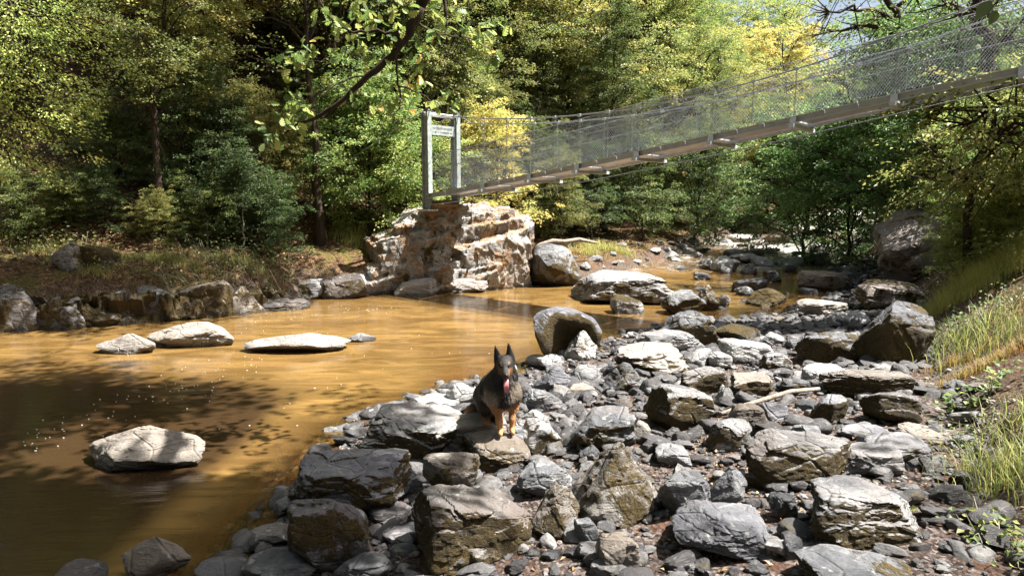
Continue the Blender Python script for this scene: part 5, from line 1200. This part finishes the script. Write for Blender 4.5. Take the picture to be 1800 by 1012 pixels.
b_h = bough([gp(700, 150, 6.3), gp(740, 165, 6.3), gp(775, 190, 6.3)], .008, .003, 5, .01)
# leaf clusters where the picture shows them
CL = [(525, 95, 20), (505, 120, 14), (540, 75, 10), (520, 180, 22), (500, 205, 16), (482, 240, 16), (545, 190, 12), (520, 215, 10), (590, 40, 12), (620, 60, 14), (650, 20, 14), (640, 75, 14), (600, 100, 10), (575, 130, 8),
      (670, 40, 12), (700, 20, 10), (720, 60, 8), (745, 90, 14), (770, 60, 12), (800, 30, 12), (850, 60, 14), (870, 100, 16), (865, 45, 8), (830, 70, 8), (680, 120, 12), (700, 165, 14), (735, 160, 9), (765, 175, 14), (790, 180, 7), (705, 195, 12), (665, 165, 10),
      (640, 120, 8), (610, 160, 8), (680, 75, 10), (760, 20, 12), (820, 50, 8), (560, 20, 8), (735, 130, 10), (655, 190, 8), (620, 10, 12), (690, -10, 10), (790, -10, 10)]
pts = []
for cx, cy, n in CL:
    for k in range(n):
        r = abs(org.randn()) * 15; a = org.uniform(0, 6.28); pts.append((cx + r * math.cos(a), cy + r * math.sin(a) * .8, 6.45 + abs(org.randn()) * .22 - (.35 if org.rand() < .15 else 0), cx, cy))
NP = 300; extra = Acc(); order = org.permutation(len(pts))
for j, oi in enumerate(order):
    px, py, Y, cx, cy = pts[oi]; p = gp(px, py, Y) - OB; dirv = norm(np.array([(px - cx) * .02 + org.randn() * .5, org.randn() * .5, -(py - cy) * .02 - .25 + org.randn() * .4]))
    nr = norm(np.array([0, -.35, 1.0]) + .6 * org.randn(3)); xx = norm(np.cross(dirv, nr)); zz = np.cross(xx, dirv); sc = org.uniform(.75, 1.25)
    Mx = Matrix(((xx[0], dirv[0], zz[0]), (xx[1], dirv[1], zz[1]), (xx[2], dirv[2], zz[2])))
    if j < NP:
        o = link('leaf', OAKLEAF[j % 4], oak, p, Mx.to_euler(), sc, hue=.30 + .16 * org.rand() + (.4 if org.rand() < .04 else 0), bright=.55 + .5 * org.rand())
    else:
        extra.add((LV * sc) @ np.array(Mx).T + p, LF, org.rand())
# unseen crown leaves added to shade the near bank, lower pool and left slope
S = SUN_DIR / SUN_DIR[2]; C, O, SZ = [], [], []
def shade(gx_, gy_, h, n, rad):
    for _ in range(n):
        g = np.array([gx_, gy_, .2]) + np.array([org.randn() * rad, org.randn() * rad * .8, 0]); hh = h + org.randn() * .5; c = g + S * (hh - .2)
        if c[1] > 1 and (c[2] - 2.4) / max(c[1], .1) < .36: continue        # stays above the frame
        e_ = c - S * (c[2] - 4.1)
        if -2.6 < e_[0] < .5 and 5.4 < e_[1] < 7.2: continue                   # leave the hanging twigs in the sun
        C.append(c); a = org.uniform(0, 6.28); O.append((math.cos(a), math.sin(a), .1)); SZ.append(org.uniform(.35, .7))
for a in SHADE: shade(*a)
C, O, SZ = np.array(C), np.array(O), np.array(SZ)
P, D, N, L, lv = spray_leaves(org, C, O, 34, SZ, .13, .10, .1); V, Fc = leaf_cards(P, D, N, L, .7)
extra.add(V - OB, Fc, np.repeat(lv, 4))
nodes = [p for p in limb[3:12]]
for k in sorted(range(0, len(C), 4), key=lambda k: np.linalg.norm(C[k] - limb[7])):       # boughs fork from the nearest wood
    q = C[k]; A_ = np.array(nodes); root = A_[np.argmin(np.linalg.norm(A_ - q, axis=1))]; Lq = np.linalg.norm(q - root)
    bough([root, (root + q) / 2 + org.randn(3) * .18 * Lq, q], .008 + .010 * min(Lq, 2), .006, 4, .03, 6); nodes.append(q)
link('trunk', wood.mesh('trunk', M_BARK), oak)
link('foliage', extra.mesh('foliage', M_LEAF, False, 'lv'), oak, kind='stuff', hue=.40, bright=.45)
# ------------------------------------------------------------------ grass, ground plants, litter, stick
grg = np.random.RandomState(51)
def blades(P, H, lean, w, nseg=3):
    n = len(P); a = grg.uniform(0, 6.28, n); d = np.stack([np.cos(a), np.sin(a), 0 * a], 1); ln = lean * grg.uniform(.3, 1.2, n); sd = np.stack([-np.sin(a), np.cos(a), 0 * a], 1) * (w * grg.uniform(.6, 1.3, n))[:, None]
    rows = []
    for k in range(nseg + 1):
        u = k / nseg; c = P + d * (ln * H * u ** 2)[:, None] + np.array([0, 0, 1.0]) * (H * (u - .32 * np.clip(ln, 0, 1.2) * u ** 2))[:, None]
        rows += [c - sd * (1 - u * .92), c + sd * (1 - u * .92)]
    V = np.stack(rows, 1).reshape(-1, 3); b = np.arange(n)[:, None] * (2 * nseg + 2)
    F = np.concatenate([b + np.array([[2 * k, 2 * k + 1, 2 * k + 3, 2 * k + 2]]) for k in range(nseg)])
    return V, F, np.repeat(grg.rand(n), 2 * nseg + 2)
def grass(name, label, spots, hue, bright, lean=.8, w=.0035):
    acc = Acc()
    for (px, py, n, rx, ry, h) in spots:
        c = hit(px, py, False); D = (c - CAM) @ F_; q = grg.randn(n, 2) * np.array([rx / FPX * D, ry / FPX * D * 3]) + c[:2]
        P = np.stack([q[:, 0], q[:, 1], ground(q[:, 0], q[:, 1])], 1); V, F, a = blades(P, h * grg.uniform(.5, 1.25, n), lean, w); acc.add(V, F, a)
    link(name, acc.mesh(name, M_GRASS, False, 'lv'), kind='stuff', label=label, hue=hue, bright=bright)
grass('grass', 'bright yellow-green long grass on the right bank', [(1735, 490, 4200, 50, 9, .38), (1690, 515, 2500, 35, 7, .32), (1780, 460, 2500, 40, 8, .38), (1665, 540, 700, 22, 5, .22)], .62, 1.0, .9, .0028)
grass('grass', 'sparse green grass tufts lower on the right bank', [(1700, 600, 260, 50, 10, .30), (1745, 605, 220, 40, 12, .32), (1790, 840, 420, 40, 20, .26), (1740, 850, 160, 30, 15, .2), (1690, 590, 120, 20, 8, .25), (1800, 760, 200, 30, 20, .22)], .52, .4)
grass('grass', 'dry brown grass mat on the right bank', [(1735, 645, 1100, 45, 5, .11), (1690, 638, 500, 30, 4, .10), (1560, 498, 350, 40, 3, .07)], .86, -.25)
grass('grass', 'sunlit grass along the top of the left bank', [(220, 455, 1100, 60, 3, .15), (310, 458, 800, 50, 3, .15), (120, 445, 400, 50, 3, .16), (60, 440, 300, 40, 3, .18), (170, 480, 250, 15, 3, .16), (390, 460, 500, 40, 4, .2), (455, 474, 400, 30, 4, .2)], .60, .2, .8, .005)
grass('grass', 'grass patch lit on the far bank right of the bridge rock', [(1060, 440, 700, 30, 3, .35), (1030, 446, 300, 20, 3, .25), (615, 420, 500, 20, 6, .4)], .60, .6, .7, .006)
# yellow-green tufts rooted in cracks of the great rock
for k, (dx, dy, dz, n_) in enumerate([(.95, -.35, 1.02, 120), (-.15, -.55, 1.22, 70), (1.35, -.15, .60, 80), (-.75, -.72, .55, 60)]):
    V, F, a = blades(np.array([dx, dy, dz]) + grg.randn(n_, 3) * np.array([.10, .05, .02]), .16 * grg.uniform(.5, 1.2, n_), .9, .004)
    link('grass_tuft', mk_mesh('grass_tuft', V - np.array([dx, dy, dz]), F, M_GRASS, False, {'lv': a}), None, GR + np.array([dx, dy, dz]), kind='thing', label=['grass tuft in the upper right cracks of the great bridge rock', 'small tuft on top of the great bridge rock below the mesh', 'tuft on the right shoulder of the great bridge rock', 'tuft in a crack on the left face of the great bridge rock'][k], cat='grass', hue=.58, bright=.6)
# leaf litter on slopes
def litter(name, label, boxes, cols, s=(.03, .06), n_=1.0):
    acc = []; lv = []
    for (x0, y0, x1, y1, n) in boxes:
        Q = []
        for _ in range(60): Q.append(hit(grg.uniform(x0, x1), grg.uniform(y0, y1), False))
        Q = np.array(Q); pick = Q[grg.randint(0, 60, n)][:, :2] + grg.randn(n, 2) * np.array([.35, .5]); P = np.stack([pick[:, 0], pick[:, 1], ground(pick[:, 0], pick[:, 1]) + .015], 1); acc.append(P)
    P = np.concatenate(acc); n = len(P); a = grg.uniform(0, 6.28, n); D = np.stack([np.cos(a), np.sin(a), .3 * grg.randn(n)], 1); N = np.array([0, 0, 1.]) + .5 * grg.randn(n, 3)
    V, F = leaf_cards(P, D, N, grg.uniform(s[0], s[1], n), .6, .15); k = np.repeat(grg.rand(n), 4)
    m, t = new_mat(name); c = t.ramp(t.attr('lv'), cols); t.out(t.n('ShaderNodeBsdfPrincipled', {'Base Color': c, 'Roughness': .8}).outputs[0])
    link(name, mk_mesh(name, V, F, m, False, {'lv': k}), kind='stuff', label=label)
BR = [(0, (.06, .030, .014)), (.4, (.16, .085, .035)), (.7, (.28, .17, .07)), (1, (.42, .33, .20))]
litter('leaf_litter', 'fallen brown leaves over the left slope', [(0, 300, 330, 440, 5200), (330, 380, 520, 470, 1200), (500, 380, 640, 430, 900), (930, 400, 1200, 440, 1500)], BR, (.06, .12))
litter('leaf_litter', 'dry leaves and bark crumbs on the beach soil', [(1170, 750, 1250, 790, 160), (1200, 785, 1320, 850, 260), (900, 790, 1010, 830, 90), (1120, 930, 1200, 1000, 150), (1570, 800, 1720, 850, 200), (1350, 740, 1400, 780, 80), (1380, 900, 1420, 1000, 100), (690, 930, 740, 1000, 90)], BR, (.02, .045))
# the bare stick lying on the stones
A, B = hit(1262, 728), hit(1440, 690)
def over(px, py, lift):
    c = hit(px, py); return np.array([c[0], c[1], c[2]]) + np.array([0, 0, lift])
yA = hit(1262, 735)[1]; st = [at(1259, 735, yA), at(1266, 727, yA + .03), at(1310, 712, yA + .16), at(1350, 700, yA + .30), at(1390, 688, yA + .42), at(1440, 683, yA + .52)]
V, F = tube(np.array(st), [.012, .016, .021, .023, .024, .018], 8); link('stick', mk_mesh('stick', V - st[0], F, M_TWIG), None, st[0], label='long bare pale stick lying across the stones of the beach', cat='stick')
fp = [at(28, 496, 12.9), at(60, 486, 13.1), at(112, 470, 13.4)]; V, F = tube(np.array(fp), [.03, .028, .02], 7); link('fallen_pole', mk_mesh('fallen_pole', V - fp[0], F, M_TWIG), None, fp[0], label='pale fallen pole propped on the left bank', cat='log')
lg = [at(935, 440, 18.9), at(950, 430, 18.9), at(972, 424, 19.0), at(992, 425, 19.1), at(1018, 421, 19.2), at(1050, 427, 19.5)]; V, F = tube(np.array(lg), [.04, .06, .075, .065, .06, .03], 9); link('driftwood_log', mk_mesh('driftwood_log', V - lg[0], F, M_TWIG), None, lg[0], label='grey driftwood log lying behind the rounded brown boulder', cat='log')
# bare pale stems and hanging twigs in the left wood
def stem(pts, r, label, name='bare_stem'):
    P = np.array(pts); k = np.linspace(0, 1, len(P)); K = np.linspace(0, 1, 12); T = np.stack([np.interp(K, k, P[:, j]) for j in range(3)], 1); T[1:-1] += grg.randn(10, 3) * .02
    V, F = tube(T - T[0], np.linspace(r, r * .4, 12), 6); link(name, mk_mesh(name, V, F, M_TWIG), None, T[0], label=label, cat='stem')
stem([at(300, 352, 16), at(290, 290, 16), at(272, 225, 16), at(262, 170, 16.2)], .022, 'thin bare pale stem in the dark hollow on the left')
stem([at(366, 440, 15.0), at(362, 400, 15.0), at(366, 385, 15), at(357, 368, 15)], .018, 'short crooked pale stem above the left grass bank')
stem([at(428, 440, 15.2), at(427, 390, 15.2), at(424, 340, 15.3)], .016, 'straight thin stem in front of the shaded bush on the left')
# small green sapling and ground cover by the flat topped boulder
def sprig(px, py, h, n, leaf, label, name, cat, hue, bright, D0=None, spread=.5):
    c = hit(px, py); c = c if D0 is None else at(px, py, D0); rg2 = np.random.RandomState(int(px)); wd = Acc(); P, D = [], []
    for k in range(n):
        u = (k + 1) / n; p = np.array([0, 0, h * u]) + rg2.randn(3) * h * .03; a = k * 2.4; d = np.array([math.cos(a), math.sin(a), .45]); P += [p, p]; D += [d, -d * np.array([1, 1, -1])]
    wd.add(*tube([(0, 0, -.05), (.01, 0, h * .5), (0, .01, h)], [.004, .003, .002], 5))
    root = link(name, None, None, c, label=label, cat=cat); link('stem', wd.mesh('stem', M_BARK), root)
    P, D = np.array(P), np.array(D); V, F = leaf_cards(P, D, np.array([0, 0, 1.]) + .3 * rg2.randn(len(P), 3), leaf * rg2.uniform(.7, 1.2, len(P)), .36)
    link('leaves', mk_mesh('leaves', V, F, M_LEAF, False, {'lv': np.repeat(rg2.rand(len(P)), 4)}), root, hue=hue, bright=bright)
sprig(1450, 852, .16, 9, .055, 'tiny fresh green sapling behind the mossy corner of the flat-topped boulder', 'sapling', 'plant', .34, 1.0, D0=4.75)
def cover(px, py, n, rx, ry, leaf, h, label, hue, bright):
    c = hit(px, py, False); D = (c - CAM) @ F_; q = grg.randn(n, 2) * np.array([rx / FPX * D, ry / FPX * D * 2.2]) + c[:2]; z = ground(q[:, 0], q[:, 1]) + grg.uniform(.02, h, n); P = np.stack([q[:, 0], q[:, 1], z], 1) - c
    a = grg.uniform(0, 6.28, n); Dv = np.stack([np.cos(a), np.sin(a), -.2 + .3 * grg.randn(n)], 1); V, F = leaf_cards(P, Dv, np.array([0, -.25, 1.]) + .4 * grg.randn(n, 3), leaf * grg.uniform(.6, 1.3, n), .8)
    wd = Acc()
    for k in range(0, n, 6): wd.add(*tube([P[k] * np.array([.6, .6, 0]) - np.array([0, 0, .02]), P[k] * .9 + np.array([0, 0, .02]), P[k]], [.004, .003, .002], 3, False))
    root = link('bramble', None, None, c, label=label, cat='plant'); link('leaves', mk_mesh('leaves', V, F, M_LEAF, False, {'lv': np.repeat(grg.rand(n), 4)}), root, hue=hue, bright=bright); link('stem', wd.mesh('stem', M_TWIG), root, kind='stuff')
cover(1730, 700, 110, 42, 8, .060, .22, 'pale green bramble sprays under the dry grass mat on the right', .30, .7)
cover(1620, 610, 260, 45, 16, .035, .20, 'dark ivy sprinkled over the rock below the grass on the right', .26, .1)
cover(1720, 565, 420, 55, 16, .040, .22, 'dark leafy bramble mat between the two grass patches on the right bank', .30, .1)
cover(1740, 760, 200, 45, 26, .035, .12, 'low dark weeds on the shaded right bank', .40, .0)
cover(1770, 960, 160, 40, 24, .04, .12, 'weeds with pale leaf flecks at the bottom right corner', .45, .2)
cover(250, 480, 420, 70, 8, .05, .25, 'ivy and weeds hanging over the left rock shelf', .42, .2)
cover(400, 470, 420, 45, 10, .055, .5, 'dark weeds at the right end of the left rock shelf', .26, .0)
cover(120, 460, 420, 60, 14, .06, .4, 'leafy weeds among mossy rocks on the left bank', .5, .3)
cover(1700, 470, 380, 40, 14, .06, .5, 'leafy bramble at the upper edge of the bright grass', .52, .6)
cover(1760, 400, 500, 50, 20, .06, .8, 'mixed leafy undergrowth behind the bright grass', .5, .5)
cover(500, 480, 260, 30, 12, .06, .45, 'leafy weeds beside the wedge rock on the far shore', .45, .2)
cover(60, 400, 260, 40, 14, .07, .3, 'ivy on the slope at the far left', .40, .2)
cover(1650, 430, 300, 50, 14, .06, .3, 'leaves trailing over the crown of the huge brown rock', .55, .5)
# two big close leaves hanging in the top right corner
root = link('hanging_twig', None, None, at(1775, -20, 2.2), label='close dark green leaves hanging into the top right corner', cat='twig'); o0 = np.array(at(1775, -20, 2.2))
V, F = tube(np.array([at(1795, -60, 2.2), at(1775, -20, 2.2), at(1748, 8, 2.2), at(1735, 30, 2.2)]) - o0, [.004, .003, .002, .0012], 6); link('stem', mk_mesh('stem', V, F, M_BARK), root)
for k, (a, b, w) in enumerate([((1742, 2), (1715, 36), 1.), ((1752, 18), (1738, 46), .9), ((1748, -14), (1764, 10), .9)]):
    A, B = at(*a, 2.2), at(*b, 2.2); d = B - A; L = np.linalg.norm(d); d /= L; nr = norm(np.array([.25 * (k - 1), -.8, .45])); x = norm(np.cross(d, nr)); z = np.cross(x, d); u = np.linspace(0, 1, 7); ww = np.sin(u ** .8 * math.pi) * .30 * L
    VV = [A - o0 + d * L * t for t in u] + [A - o0 + d * L * t + x * q + z * .3 * q for t, q in zip(u, ww)] + [A - o0 + d * L * t - x * q + z * .3 * q for t, q in zip(u, ww)]
    i = np.arange(6); FF = np.concatenate([np.stack([i, i + 7, i + 8, i + 1], 1), np.stack([i + 1, i + 15, i + 14, i], 1)])
    link('leaf', mk_mesh('leaf', VV, FF, M_LEAF, True, {'lv': np.full(21, .4)}), root, hue=.36, bright=-.2)
# foam flecks drifting on the pool
acc = Acc(); c6, f6 = ico(1)
for k in range(180):
    px, py = (lambda u: (40 + 420 * u, 780 - 150 * u + grg.normal(0, 16)))(grg.rand()) if k < 80 else ((grg.uniform(430, 700), grg.normal(548, 8)) if k < 130 else (grg.uniform(300, 900), grg.uniform(540, 760)))
    g = hit(px, py)
    if g[2] > .02: continue
    r = grg.uniform(.002, .006); acc.add(c6 * np.array([r * grg.uniform(1, 2.5), r, .004]) + np.array([g[0], g[1], .006]), f6)
link('foam', acc.mesh('foam', M_FOAM), kind='stuff', label='white foam flecks drifting on the amber pool')
print('built in', round(time.time() - T0, 1), 's')
